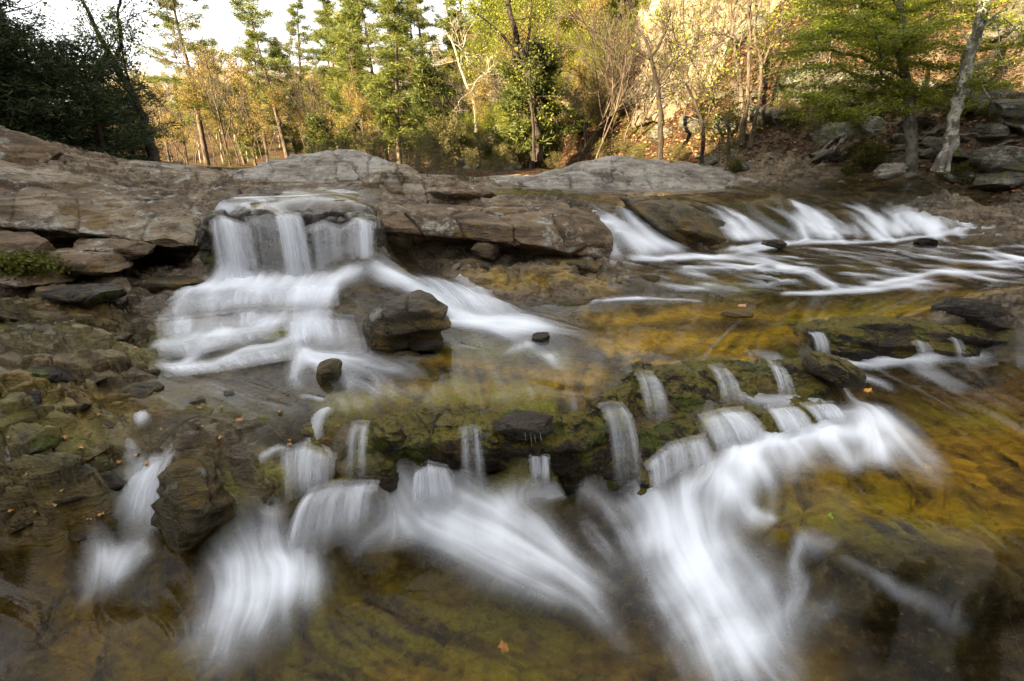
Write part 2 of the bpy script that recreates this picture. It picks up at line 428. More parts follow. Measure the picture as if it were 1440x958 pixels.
# rock relief
wx = GX + .35 * fbm2(GX * 1.7, GY * 1.7, 3, 5); wy = GY + .35 * fbm2(GX * 1.7, GY * 1.7, 3, 9)
k1, g1 = worley2(wx * 1.5, wy * 2.3, 3); k2, g2 = worley2(wx * 4.2 + .3 * wy, wy * 7.5, 4); k3, g3 = worley2(wx * 11, wy * 17, 6)
f4 = fbm2(GX * 2.2, GY * 2.6, 6, 15)
f5 = fbm2(GX * 9, GY * 12, 4, 19)
rel = .55 * k1 + .50 * k2 + .24 * k3 + .8 * f4 + .28 * f5 - .22 * np.exp(-g1 / .05) - .16 * np.exp(-g2 / .05) - .06 * np.exp(-g3 / .06)
rel = .35 * rel + .65 * terrace(rel + .25 * fbm2(GX * 3, GY * 3, 3, 77), .30, .16)
dry = sstep(.008, -.03, W)
amp = .035 + .04 * sstep(4.5, 5.5, GY) * (GX > 0) + .17 * dry + .05 * sstep(.05, .14, W)
left = sstep(-.35, -.75, GX / (GY + C0))          # the fractured left bank is rougher
amp = amp * (1 + .35 * left * dry)
gi_, gj_ = np.gradient(blur(S, 4)); slope = np.hypot(gi_, gj_) / ((GY + C0) * DU)
amp = np.maximum(amp, .10 * sstep(.7, 2.0, slope) * sstep(4.8, 4.2, GY) * sstep(.0, -.3, GX / (GY + C0)))
BED = S - np.maximum(W, 0) + amp * rel * .8 + dry * .02
WAT = S + np.minimum(W, 0) * 1.3 - .008 + .0 * S
edge = np.maximum(sstep(11.0, 12.5, GY), sstep(1.15, 1.3, np.abs(u))[None] * sstep(5.5, 6.6, GY))
DRB = seg_dist(GX, GY, RBANK); DLB = -seg_dist(GX, GY, LBANK)
bank = sstep(.25, 1.4, DRB) * (GY > 5)
edge = np.maximum(edge, bank)
BED = BED * (1 - edge) + (land(GX, GY) - .02 + bank * (.5 * fbm2(GX * 2.1, GY * 2.1, 5, 61) + .10 * rel)) * edge
BED = BED.astype(np.float32)
# ------------------------------------------------------------------ white water: strokes of foam laid along the flow
FO = np.zeros((NI, NJ), np.float32); FI = np.full((NI, NJ), 1e-4); FJ = np.zeros((NI, NJ)); FWt = np.full((NI, NJ), 1e-4)
gi, gj = np.gradient(S); gl = np.hypot(gi, gj) + 1e-9
FI *= -gi / gl; FJ = -gj / gl * 1e-4                                    # default flow: downhill

def splat(path_ij, rad, st, paint=None, flow=True):
    """path in grid coordinates, with radius and strength per point"""
    d = np.diff(path_ij, axis=0); L = np.hypot(d[:, 0], d[:, 1])
    for a, b, l, r0, r1, s0, s1, dd in zip(path_ij[:-1], path_ij[1:], L, rad[:-1], rad[1:], st[:-1], st[1:], d):
        n = max(2, int(l / max(.8, .35 * min(r0, r1)))); wl = (l / n) / (.5 * (r0 + r1) * 1.7725)
        tv = dd / (l + 1e-9)
        for t in np.arange(n) / n:
            p = a + (b - a) * t; r = r0 + (r1 - r0) * t; s = s0 + (s1 - s0) * t
            R3 = int(r * 2.6) + 1
            i0, i1 = max(0, int(p[0]) - R3), min(NI, int(p[0]) + R3 + 1); j0, j1 = max(0, int(p[1]) - R3), min(NJ, int(p[1]) + R3 + 1)
            if i1 <= i0 or j1 <= j0: continue
            ii = np.arange(i0, i1)[:, None] - p[0]; jj = np.arange(j0, j1)[None] - p[1]
            g = np.exp(-(ii * ii + jj * jj) / (r * r))
            T = FO if paint is None else paint
            T[i0:i1, j0:j1] = np.maximum(T[i0:i1, j0:j1], s * g) if paint is not None else T[i0:i1, j0:j1] + (s * wl * g).astype(np.float32)
            if flow:
                FI[i0:i1, j0:j1] += g * tv[0]; FJ[i0:i1, j0:j1] += g * tv[1]

def pix_path(pts):
    P = np.array([hit(*p) for p in pts]); return np.array([to_ij(p) for p in P]), P

def smooth_pts(a, n=6):
    a = np.asarray(a, float)
    if len(a) < 3: return np.stack([a[0] + (a[-1] - a[0]) * t for t in np.linspace(0, 1, n)])
    p = np.vstack([2 * a[0] - a[1], a, 2 * a[-1] - a[-2]]); out = []
    for k in range(1, len(p) - 2):
        for t in np.arange(n) / n:
            t2, t3 = t * t, t ** 3
            out.append(.5 * (2 * p[k] + (p[k + 1] - p[k - 1]) * t + (2 * p[k - 1] - 5 * p[k] + 4 * p[k + 1] - p[k + 2]) * t2 + (3 * p[k] - p[k - 1] - 3 * p[k + 1] + p[k + 2]) * t3))
    out.append(a[-1]); return np.array(out)

def stroke(pts, r, s, paint=None, flow=True):
    """pts in photograph pixels, r radius in pixels (one or per end), s strength"""
    n = len(pts)
    rr = np.full(n, r, float) if np.isscalar(r) else np.interp(np.arange(n), np.linspace(0, n - 1, len(r)), r)
    ss = np.full(n, s, float) if np.isscalar(s) else np.interp(np.arange(n), np.linspace(0, n - 1, len(s)), s)
    q = np.column_stack([np.array(pts, float), rr, ss])
    q = np.column_stack([np.interp(np.linspace(0, n - 1, (n - 1) * 4 + 1), np.arange(n), q[:, k]) for k in range(4)])
    ij, P = pix_path(q[:, :2])
    depth = P[:, 1] * CP - P[:, 2] * SP
    ri = q[:, 2] * depth / F_PX / ((P[:, 1] + C0) * DU)
    if paint is not None:
        return splat(ij, np.maximum(ri, .8), q[:, 3], paint, flow)
    splat(ij, np.maximum(ri * 1.6, 1.6), q[:, 3] * .66, None, flow)
    tg = np.gradient(ij, axis=0); nn = np.stack([-tg[:, 1], tg[:, 0]], 1) / (np.hypot(tg[:, 0], tg[:, 1])[:, None] + 1e-9)
    m = len(ij)
    for _ in range(4):                                                   # finer strands braided along the same course
        off = rng.normal() * .55 + np.interp(np.arange(m), np.linspace(0, m - 1, 4), rng.normal(size=4) * .35)
        splat(ij + nn * (off * ri)[:, None], np.maximum(ri * rng.uniform(.22, .6), .9), q[:, 3] * rng.uniform(.03, .20) * np.interp(np.arange(m), np.linspace(0, m - 1, 4), rng.uniform(.4, 1.3, 4)), None, flow)

def fan(rows, n, r, st, jit=0):
    """parallel strokes flowing through a series of cross lines"""
    rows = [np.array(q, float) for q in rows]
    for k in range(n):
        t = (k + .5) / n; pts = []
        for q in rows:
            x = np.linspace(0, 1, len(q)); tt = np.clip(t + rng.normal() * jit, 0, 1)
            pts.append((np.interp(tt, x, q[:, 0]), np.interp(tt, x, q[:, 1])))
        f = 1 + rng.normal() * .15
        stroke(pts, r, [q * f for q in st])

# left waterfall and the steps below it
fan([[(302, 386), (365, 388), (430, 388), (525, 380)], [(270, 412), (350, 408), (430, 404), (480, 396)], [(236, 440), (330, 437), (410, 437), (462, 428)]], 12, 9, [1.0, .6, .2], .03)
fan([[(236, 443), (330, 440), (410, 440), (470, 440)], [(232, 462), (330, 458), (400, 455), (470, 462)], [(226, 480), (330, 474), (390, 470), (455, 480)]], 10, 8, [.35, .22, .2], .04)
stroke([(470, 395), (420, 398), (360, 400), (300, 402), (262, 412), (240, 428)], 7, [.6, .9, .9, .4])
stroke([(390, 452), (350, 464), (300, 470), (250, 480), (212, 486)], [8, 7, 6], [.75, .95, .75], flow=True)
stroke([(430, 470), (390, 487), (340, 496), (300, 512), (262, 515), (222, 514)], [8, 7, 7], [.8, .7, .9, .6])
stroke([(330, 474), (290, 492), (262, 505)], 7, [.5, .4, .3])
stroke([(300, 474), (275, 494), (262, 512)], 7, [.5, .4, .5])
fan([[(420, 405), (480, 402)], [(420, 440), (470, 440)], [(415, 470), (470, 478)]], 4, 8, [.6, .3, .4], .05)
stroke([(425, 492), (440, 500), (480, 505), (525, 512), (560, 520), (590, 535)], [9, 14, 20, 24], [.8, 1.1, 1.05, .5, .2])
stroke([(440, 503), (470, 520), (520, 535), (560, 550)], [10, 16, 20], [.5, .5, .3, .15])
stroke([(430, 490), (420, 510), (412, 530), (418, 548)], [8, 9, 9], [.8, .55, .25])
stroke([(500, 470), (515, 485), (520, 500)], [12, 14], [.25, .5])
# right strand of the left fall
stroke([(525, 372), (560, 390), (600, 412), (635, 436), (670, 450), (720, 456), (780, 462), (835, 470)], [13, 13, 15, 18, 14], [1.1, 1, .85, .8, 1.0, 1.1, .5, .12])
stroke([(540, 385), (590, 402), (620, 425), (650, 445)], [12, 12, 14], [1.0, .8, .7, .8])
stroke([(638, 382), (655, 402), (690, 428), (720, 445)], [5, 10, 14], [.5, .55, .65, .9])
stroke([(620, 395), (660, 415), (690, 440)], [9, 11], [.35, .45, .6])
stroke([(625, 452), (680, 455), (740, 452), (770, 460)], [8, 14, 18, 10], [.7, 1.1, 1.1, .3])
stroke([(700, 462), (735, 480), (770, 500), (790, 520)], [14, 16, 14], [.6, .3, .35, .1])
stroke([(745, 482), (720, 492), (700, 500)], [6, 10], [.6, .3])
stroke([(610, 480), (640, 486), (690, 490)], [8, 6], [.15, .3, .1])
stroke([(770, 498), (790, 522)], [5, 4], [.35, .2])
stroke([(620, 500), (560, 505)], [8, 8], [.2, .15])
# middle right chute
stroke([(725, 282), (770, 289), (815, 298), (850, 312), (890, 335), (930, 352)], [5, 6, 8, 10, 12], [.5, .85, .8, .8, .9, 1.0])
stroke([(875, 292), (895, 312), (925, 335), (955, 352)], [6, 10, 13], [1.0, .95, .95, 1.0])
stroke([(850, 305), (880, 325), (900, 345), (905, 358)], [8, 12, 10], [.7, .8, .9])
stroke([(800, 300), (845, 322), (860, 345), (868, 360)], [4, 8, 8], [.4, .6, .65, .7])
stroke([(885, 362), (930, 364), (985, 360), (1040, 364), (1090, 372), (1140, 385), (1165, 402)], [4, 6, 7, 7, 6], [.8, 1.1, 1.1, 1.0, .7, .7, .3])
stroke([(800, 368), (850, 370), (905, 372)], [3, 3], [.3, .5, .3])
stroke([(960, 376), (1010, 380), (1080, 374)], [3, 4], [.5, .4, .5])
stroke([(905, 420), (840, 423), (830, 428)], [3, 2], [.5, .55, .3])
stroke([(850, 421), (905, 419), (960, 421), (990, 424)], [2.5, 2.5], [.5, .75, .6, .3])
# right cascades
def rc(x0, y0, x1, y1, r0, r1, s0=.5, s1=1.0):
    stroke([(x0 - (x1 - x0) * .25, y0 - 5), (x0, y0), (x0 + (x1 - x0) * .35, y0 + (y1 - y0) * .28), (x0 + (x1 - x0) * .7, y0 + (y1 - y0) * .64), (x1, y1)], [r0, r1], [.05, s0, .5 * (s0 + s1), s1])
rc(985, 300, 1035, 338, 3, 7, .25, .6); rc(1002, 296, 1055, 336, 3, 7, .5, .8); rc(1018, 292, 1080, 338, 3, 8, .6, .85); rc(1040, 302, 1095, 340, 3, 6, .3, .6)
rc(1116, 283, 1150, 330, 3, 7, .8, .9); rc(1125, 290, 1165, 335, 4, 8, .9, 1.0); rc(1120, 300, 1130, 338, 4, 9, .5, .85); rc(1150, 302, 1178, 336, 4, 7, .6, .9); rc(1080, 290, 1118, 312, 2, 4, .35, .2)
rc(1192, 289, 1240, 316, 3, 5, .45, .55); rc(1218, 298, 1268, 332, 4, 8, .5, .95); rc(1235, 305, 1240, 336, 5, 8, .4, .8); rc(1198, 315, 1210, 336, 3, 5, .3, .5)
rc(1265, 298, 1290, 328, 5, 8, .6, .95); rc(1280, 296, 1320, 328, 5, 8, .5, .95); rc(1260, 305, 1262, 332, 4, 7, .5, .9)
rc(1298, 280, 1370, 320, 4, 8, .65, 1.05); rc(1310, 284, 1362, 318, 3, 6, .6, .9)
stroke([(1398, 319), (1370, 323), (1320, 331), (1260, 338), (1200, 341), (1140, 340), (1080, 344), (1020, 352)], [3, 5, 5, 5], [.8, 1.15, 1.0, 1.05, 1.05, .95, .8])
stroke([(1345, 330), (1400, 333), (1445, 334)], [3, 3], [.6, .9, .7])
stroke([(1105, 342), (1060, 352), (1030, 358), (990, 364)], [5, 5], [.9, .5, .6])
stroke([(1030, 348), (1070, 358), (1110, 366)], [5, 4], [.6, .5, .2])
stroke([(1090, 374), (1140, 380), (1170, 400), (1178, 410)], [6, 6], [.7, .6, .6, .2])
stroke([(1100, 412), (1160, 411), (1220, 408), (1280, 400), (1320, 390)], [4, 6, 6, 4], [.7, 1.05, .9, .6, .3])
stroke([(1220, 402), (1270, 392), (1320, 382), (1380, 382), (1440, 388)], [6, 7, 6, 5], [.6, .8, .75, .75, .5])
stroke([(1300, 360), (1340, 366), (1390, 370), (1440, 366)], [3, 4, 4], [.2, .45, .5, .5])
stroke([(1390, 350), (1420, 360), (1450, 368)], [4, 5], [.4, .7, .8])
stroke([(1200, 345), (1250, 352), (1300, 360), (1350, 372)], [3, 4], [.2, .3, .35, .3])
stroke([(1150, 352), (1200, 362), (1260, 378), (1300, 392)], [3, 5], [.15, .25, .3, .4])
stroke([(1060, 422), (1030, 418)], [5, 5], [.3, .1])
# water sliding off the shelf towards the front ledge
for n_ in range(60):
    x0 = rng.uniform(450, 1130); y0 = (565 if x0 < 800 else 565 - (x0 - 800) * .2) - rng.uniform(0, 50)
    stroke([(x0, y0), (x0 + rng.uniform(-6, 14), y0 + 22), (x0 + rng.uniform(-6, 22), y0 + 44)], rng.uniform(3, 7), [.02, rng.uniform(.04, .18), .03])
# loose low foam streaming through the right band
for n_ in range(90):
    x0 = rng.uniform(900, 1420); y0 = rng.uniform(348, 400) - .012 * (x0 - 900); L_ = rng.uniform(40, 120)
    stroke([(x0, y0), (x0 + L_ * .5, y0 + L_ * .10 * rng.uniform(.2, 1.4)), (x0 + L_, y0 + L_ * .16 * rng.uniform(.3, 1.4))], rng.uniform(2, 5.5), [.03, rng.uniform(.15, .65), .02])
for n_ in range(26):                                                     # and sliding down the right cascades
    x0 = rng.choice([1000, 1018, 1040, 1075, 1190, 1118, 1126, 1150, 1215, 1240, 1270, 1284, 1310]) + rng.normal() * 9; y0 = 284 + rng.uniform(0, 24) - .02 * (x0 - 985)
    stroke([(x0, y0), (x0 + 22, y0 + 16), (x0 + 48, y0 + 40)], rng.uniform(2, 4), [.02, rng.uniform(.1, .5), rng.uniform(.25, .7)])
fan([[(975, 278), (1100, 274), (1280, 272)], [(1000, 300), (1120, 296), (1310, 292)], [(1040, 338), (1170, 334), (1350, 322)]], 16, 7, [.02, .10, .30], .04)
# right pool and its inflow
stroke([(1170, 505), (1190, 512), (1240, 510), (1300, 504), (1350, 500), (1400, 504)], [7, 8, 7, 5], [.9, 1.0, 1.05, 1.1, .9, .3])
stroke([(1175, 510), (1200, 525), (1240, 538), (1262, 552)], [9, 8, 6], [.9, .75, .5, .1])
stroke([(1290, 512), (1310, 525), (1345, 545), (1370, 552)], [10, 13, 12], [.5, .45, .3, .05])
stroke([(1360, 506), (1385, 530), (1400, 550)], [7, 9], [.3, .15, 0])
# bench and chute
fan([[(905, 592), (1000, 570), (1100, 565), (1160, 562)], [(925, 640), (1020, 612), (1125, 592), (1180, 582)]], 7, 7, [.1, .4], .04)
stroke([(1040, 560), (1080, 566), (1120, 562), (1170, 562)], [6, 6], [.5, .8, .7, .5])
stroke([(1170, 590), (1220, 570), (1230, 590), (1200, 605), (1150, 610), (1090, 620), (1040, 640), (1000, 668), (970, 690)], [12, 13, 14, 14, 14, 16, 16], [.3, .45, .6, .7, .5, .5, .45, .5, .7])
fan([[(1000, 650), (1060, 622), (1120, 606), (1180, 592), (1228, 572)], [(1015, 680), (1075, 650), (1140, 632), (1215, 618), (1270, 600)], [(1020, 720), (1090, 690), (1170, 664), (1250, 664), (1330, 668)]], 15, 13, [.75, .5, .06], .03)
stroke([(1225, 580), (1250, 610), (1280, 640), (1310, 668), (1335, 690)], [16, 22, 22, 14], [.8, .45, .32, .3, .05])
stroke([(1230, 590), (1225, 620), (1200, 650), (1190, 670)], [14, 20, 20], [.6, .4, .25, .05])
stroke([(1180, 535), (1200, 565), (1220, 575)], [6, 8], [.4, .5, .6])
stroke([(1060, 640), (1075, 660), (1090, 700), (1085, 735)], [8, 6, 6], [.5, .5, .3, .1])
stroke([(900, 688), (925, 720), (950, 770), (985, 830), (1020, 890), (1060, 970)], [16, 22, 26, 30, 36], [.9, 1.1, 1.1, .9, .6, .4])
stroke([(960, 680), (960, 710), (975, 760), (1010, 830), (1060, 900), (1120, 970)], [18, 22, 24, 28, 34], [.9, 1.05, 1.0, .75, .55, .3])
stroke([(1010, 672), (1030, 690), (1045, 715), (1060, 728), (1090, 735)], [10, 9, 6], [.8, .8, .8, .9, .4])
stroke([(1020, 690), (1010, 740), (1030, 790), (1080, 850), (1110, 920)], [12, 13, 20, 26], [.6, .55, .45, .4, .2])
stroke([(925, 730), (920, 800), (960, 870), (990, 960)], [16, 24, 30], [.5, .4, .45, .3])
stroke([(1125, 748), (1150, 762), (1172, 772)], [8, 8], [.35, .55, .5])
stroke([(1130, 752), (1115, 790), (1125, 830), (1100, 870)], [7, 7, 12], [.35, .4, .3, .25])
stroke([(1180, 782), (1220, 800), (1260, 828), (1300, 845), (1330, 862), (1375, 888)], [4, 4, 6, 8], [.2, .25, .5, .3, .3, .1])
stroke([(1180, 850), (1150, 860), (1130, 880)], [14, 12], [.25, .25, .1])
stroke([(820, 675), (850, 700), (880, 740), (900, 790)], [14, 18, 18], [.45, .4, .3, .1])
stroke([(820, 730), (850, 770), (870, 800)], [8, 8], [.3, .3, .05])
# foam of the lower pool
stroke([(790, 690), (750, 690), (715, 700), (700, 720)], [6, 8, 9], [.6, .7, .5, .2])
stroke([(600, 710), (640, 740), (690, 775), (760, 800), (830, 830), (870, 870)], [20, 32, 36, 36, 28], [1.0, 1.1, .9, .6, .3, .08])
stroke([(640, 722), (700, 740), (750, 770), (820, 820)], [20, 26, 26], [.9, .8, .5, .2])
stroke([(560, 725), (580, 730), (600, 750)], [18, 20], [.9, .9, .6])
stroke([(575, 722), (530, 738), (500, 760), (488, 782)], [14, 15, 10], [.9, .8, .5, .2])
stroke([(735, 715), (770, 740), (800, 790), (840, 860), (900, 940)], [9, 12, 14, 14], [.5, .5, .4, .25, .1])
stroke([(330, 770), (350, 790), (330, 850), (300, 910), (275, 945)], [20, 34, 36, 26], [.85, 1.05, .85, .55, .15])
stroke([(380, 775), (400, 800), (380, 850), (350, 900)], [22, 34, 30], [.95, 1.0, .7, .2])
stroke([(430, 775), (430, 800), (415, 850)], [16, 20, 20], [.75, .7, .2])
stroke([(145, 770), (150, 785), (135, 820), (105, 860)], [18, 20, 16], [.9, .95, .4, .05])
stroke([(205, 764), (175, 785), (150, 800)], [10, 14], [.7, .8, .5])
# thin flows over the left ledges
stroke([(205, 585), (198, 592), (196, 605)], [7, 8], [.7, .5, .1])
stroke([(185, 620), (185, 640), (205, 650)], [7, 7], [.3, .4, .2])
stroke([(258, 620), (250, 645), (225, 665), (195, 690), (160, 730)], [5, 10, 16, 14], [.6, .6, .5, .4, .12])
stroke([(225, 650), (195, 670), (170, 700)], [8, 12], [.4, .4, .1])
stroke([(222, 700), (205, 715), (198, 745)], [10, 9], [.9, .7, .2])
stroke([(20, 612), (0, 625)], [5, 5], [.9, .6]); stroke([(15, 656), (-10, 662)], [4, 4], [.6, .5])
stroke([(460, 575), (445, 590), (440, 620), (445, 650)], [6, 9, 10], [.75, .55, .4, .2])
stroke([(425, 555), (450, 562), (458, 560)], [4, 4], [.4, .6, .4])
stroke([(400, 628), (370, 640), (355, 655)], [4, 4], [.6, .5, .2])
stroke([(430, 630), (425, 660), (420, 690)], [8, 10], [.4, .35, .2])
stroke([(460, 636), (466, 670)], [4, 5], [.5, .4]); stroke([(385, 700), (380, 740), (360, 760)], [9, 10], [.35, .3, .2])
for x0, y0, x1, y1 in ((470, 560, 520, 578), (560, 545, 600, 560), (480, 535, 560, 552), (870, 520, 905, 532), (860, 465, 890, 480)):
    stroke([(x0, y0), (x1, y1)], [8, 10], [.16, .1])
stroke([(300, 540), (360, 560), (420, 575)], [14, 14], [.16, .14, .1]); stroke([(250, 530), (300, 545), (350, 570)], [10, 12], [.14, .12, .08])
stroke([(1050, 495), (1090, 500), (1120, 520)], [8, 9], [.25, .3, .12]); stroke([(980, 525), (1010, 540), (1030, 556)], [6, 7], [.2, .2, .1])
stroke([(1425, 430), (1440, 445), (1452, 460)], [4, 5], [.9, .9, .8])
# the upper river
stroke([(300, 280), (360, 277), (430, 274), (460, 272)], [2.5, 2.5], [.7, .8, .8, .5])
stroke([(260, 283), (310, 286), (330, 296)], [3, 4], [.4, .6, .4]); stroke([(300, 312), (290, 300), (320, 290), (352, 286)], [5, 5], [.5, .35, .5, .3])
fan([[(305, 288), (400, 282), (520, 288)], [(305, 306), (400, 300), (520, 308)]], 9, 5, [.3, .45], .05)
stroke([(850, 268), (870, 269)], [2, 2], [.6, .3]); stroke([(690, 275), (730, 281), (760, 286)], [3, 4], [.2, .4, .5])
stroke([(310, 250), (318, 254), (322, 258)], [3, 4], [.8, .8, .6])

# broad currents of the pools and the shelf (direction only)
_dummy = np.zeros((NI, NJ), np.float32)
for pts in ([(100, 790), (250, 880), (450, 990)], [(300, 800), (480, 890), (650, 990)], [(500, 790), (700, 870), (900, 970)], [(700, 740), (850, 830), (1000, 960)], [(1180, 520), (1290, 580), (1400, 680), (1500, 760)],
            [(1150, 640), (1250, 720), (1330, 800), (1390, 880)], [(1100, 680), (1160, 740), (1220, 800)], [(1250, 520), (1400, 600), (1560, 700)], [(880, 440), (840, 500), (810, 560)], [(1060, 440), (1010, 490), (985, 520)], [(1300, 420), (1250, 440), (1220, 456)],
            [(600, 480), (605, 530), (612, 580)], [(700, 480), (722, 530), (735, 580)], [(480, 530), (478, 580)], [(960, 430), (920, 480), (900, 520)], [(1150, 430), (1140, 450), (1135, 462)], [(1120, 900), (1250, 960), (1400, 1000)]):
    stroke(pts, 46, 1, paint=_dummy)
    FI *= 1.0
# flow direction and line integral convolution: streaks drawn out along the flow
fl = np.hypot(FI, FJ) + 1e-12
fi, fj = blur(FI / fl, 6), blur(FJ / fl, 6); fl = np.hypot(fi, fj) + 1e-6; fi = (fi / fl).astype(np.float32); fj = (fj / fl).astype(np.float32)
base_n = rng.random((NI, NJ)).astype(np.float32)
coarse = upsample(rng.random((NI // 5, NJ // 5)), NI, NJ).astype(np.float32)
mid_n = upsample(rng.random((NI // 2, NJ // 2)), NI, NJ).astype(np.float32)
src = (.40 * (base_n - .5) + .5 * (mid_n - .5) + .8 * (coarse - .5)).astype(np.float32).ravel()
ACC = src.copy(); cnt = 1
I0, J0 = np.meshgrid(np.arange(NI, dtype=np.float32), np.arange(NJ, dtype=np.float32), indexing='ij')
for sg in (1, -1):
    ii, jj = I0.copy(), J0.copy()
    for k in range(38):
        q = (np.clip(ii + .5, 0, NI - 1).astype(np.int32) * NJ + np.clip(jj + .5, 0, NJ - 1).astype(np.int32)).ravel()
        ii += sg * fi.ravel()[q].reshape(ii.shape); jj += sg * fj.ravel()[q].reshape(ii.shape)
        q = (np.clip(ii + .5, 0, NI - 1).astype(np.int32) * NJ + np.clip(jj + .5, 0, NJ - 1).astype(np.int32)).ravel()
        ACC += src[q]; cnt += 1
LIC = (ACC / cnt).reshape(NI, NJ)
LIC = (LIC - LIC.mean()) / (LIC.std() + 1e-9)
FOs = blur(FO, 2)
FOAM = 1 - np.exp(-1.2 * np.maximum(FOs - .045, 0) ** 1.45 * np.exp(.23 * np.clip(LIC, -2.2, 2.2) + .9 * (upsample(np.random.default_rng(3).random((NI // 16, NJ // 16)), NI, NJ) - .5)))
FOAM = np.clip(FOAM + .03 * np.clip(LIC - .4, 0, 2) * (W > 0) * sstep(2.5, 2.9, GY), 0, .98)
bb = blur(BED, 3); WAT = np.where((FOs > .03) & (bb - WAT < .055) & (W > -.02) & ~((GX < .3) & (GY > 4.95)), np.maximum(WAT, bb + .025 * sstep(.03, .2, FOs) - .01), WAT)
WAT = WAT + (.0006 + .002 * sstep(2.3, 3.0, GY)) * LIC * (.4 + np.clip(FOs * 1.5, 0, 1)) + .012 * np.clip(blur(FO, 8), 0, 1)

# growth on the bed: algae and gold; shelf gold also paints the sunlit hill's reflection
SLATE = np.zeros((NI, NJ), np.float32); GOLD = np.zeros((NI, NJ), np.float32); ALG = np.zeros((NI, NJ), np.float32)
def dab(T, pts, r, s): stroke(pts, r, s, paint=T, flow=False)
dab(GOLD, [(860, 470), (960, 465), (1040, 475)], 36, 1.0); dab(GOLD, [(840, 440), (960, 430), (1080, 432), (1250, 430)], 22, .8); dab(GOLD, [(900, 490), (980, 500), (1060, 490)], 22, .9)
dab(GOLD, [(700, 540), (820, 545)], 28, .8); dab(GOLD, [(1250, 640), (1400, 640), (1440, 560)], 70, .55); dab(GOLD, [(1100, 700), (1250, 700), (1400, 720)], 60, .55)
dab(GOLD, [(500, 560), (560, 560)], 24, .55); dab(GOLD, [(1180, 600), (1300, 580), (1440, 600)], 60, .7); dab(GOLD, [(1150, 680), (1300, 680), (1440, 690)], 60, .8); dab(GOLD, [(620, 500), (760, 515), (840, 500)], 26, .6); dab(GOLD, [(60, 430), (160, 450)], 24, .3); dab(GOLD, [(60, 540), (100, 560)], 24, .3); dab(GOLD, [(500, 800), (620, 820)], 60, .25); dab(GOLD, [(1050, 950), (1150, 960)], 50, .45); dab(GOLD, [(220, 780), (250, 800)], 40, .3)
dab(ALG, [(470, 575), (520, 570)], 22, .8); dab(ALG, [(640, 530), (700, 560), (780, 570)], 28, .9); dab(ALG, [(600, 480), (700, 485), (800, 490)], 30, .55)
dab(ALG, [(1300, 420), (1200, 425), (1100, 440)], 20, .5); dab(ALG, [(1300, 560), (1420, 560)], 34, .7); dab(ALG, [(930, 600), (1000, 590), (1060, 575)], 22, .8); dab(ALG, [(880, 540), (960, 540), (1100, 520)], 20, .5)
dab(ALG, [(1000, 400), (1060, 405)], 18, .5); dab(ALG, [(1200, 370), (1240, 372)], 14, .5); dab(ALG, [(380, 470), (400, 465)], 14, .9); dab(ALG, [(250, 475), (270, 470)], 14, .6); dab(ALG, [(330, 490), (400, 500)], 12, .5)
dab(ALG, [(330, 700), (300, 720)], 24, .6); dab(ALG, [(380, 650), (410, 680)], 20, .9); dab(ALG, [(520, 640), (560, 680)], 22, .6); dab(ALG, [(700, 680), (800, 670)], 22, .6); dab(ALG, [(1150, 690), (1250, 670)], 40, .5); dab(ALG, [(600, 840), (640, 860)], 50, .5); dab(ALG, [(200, 850), (260, 900)], 50, .35)
dab(ALG, [(980, 480), (1040, 515), (1130, 480)], 16, .5); dab(ALG, [(1180, 490), (1360, 485)], 14, .6)

dab(SLATE, [(700, 270), (900, 270), (1100, 268), (1290, 267)], 16, .8); dab(SLATE, [(980, 285), (1150, 285), (1320, 285)], 26, .9); dab(SLATE, [(1000, 320), (1150, 315), (1300, 310)], 20, .9); dab(SLATE, [(1050, 400), (1150, 392), (1300, 380)], 14, .6); dab(SLATE, [(1140, 480), (1280, 480), (1400, 475)], 20, .8); dab(SLATE, [(1250, 800), (1400, 820)], 50, .7); dab(SLATE, [(760, 285), (830, 290)], 14, .7)
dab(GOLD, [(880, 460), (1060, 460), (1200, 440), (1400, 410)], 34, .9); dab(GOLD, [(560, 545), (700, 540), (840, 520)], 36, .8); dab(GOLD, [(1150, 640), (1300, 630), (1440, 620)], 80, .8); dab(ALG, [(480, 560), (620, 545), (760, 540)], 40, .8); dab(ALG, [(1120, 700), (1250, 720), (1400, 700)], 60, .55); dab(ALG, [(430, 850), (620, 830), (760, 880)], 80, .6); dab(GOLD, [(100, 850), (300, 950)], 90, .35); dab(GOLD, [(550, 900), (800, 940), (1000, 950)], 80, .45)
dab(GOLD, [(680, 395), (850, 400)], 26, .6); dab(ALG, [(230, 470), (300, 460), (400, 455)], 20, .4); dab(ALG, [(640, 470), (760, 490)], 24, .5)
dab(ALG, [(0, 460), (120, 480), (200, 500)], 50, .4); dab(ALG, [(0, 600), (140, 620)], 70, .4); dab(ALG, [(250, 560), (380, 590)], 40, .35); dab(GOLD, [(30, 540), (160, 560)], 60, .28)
# ---- river bed mesh
WET = sstep(-.035, .012, W + .25 * (fbm2(GX * 2, GY * 2, 4, 51)) * .12)
WET = np.maximum(WET, .75 * sstep(-.10, -.9, GX / (GY + C0) * 0 + 0) ).astype(np.float32)
damp = np.zeros((NI, NJ), np.float32)
dab(damp, [(-60, 440), (150, 460), (230, 470)], 80, 1.0); dab(damp, [(-60, 540), (180, 560)], 110, 1.0); dab(damp, [(-40, 700), (170, 680)], 130, 1.0); dab(damp, [(300, 640), (380, 690)], 60, 1.0); dab(damp, [(250, 560), (380, 590)], 50, 1.0); dab(damp, [(700, 400), (850, 400)], 34, .8); dab(damp, [(1380, 450), (1440, 460)], 40, .9); dab(damp, [(520, 410), (600, 480)], 30, .8)
WET = np.maximum(WET, damp)

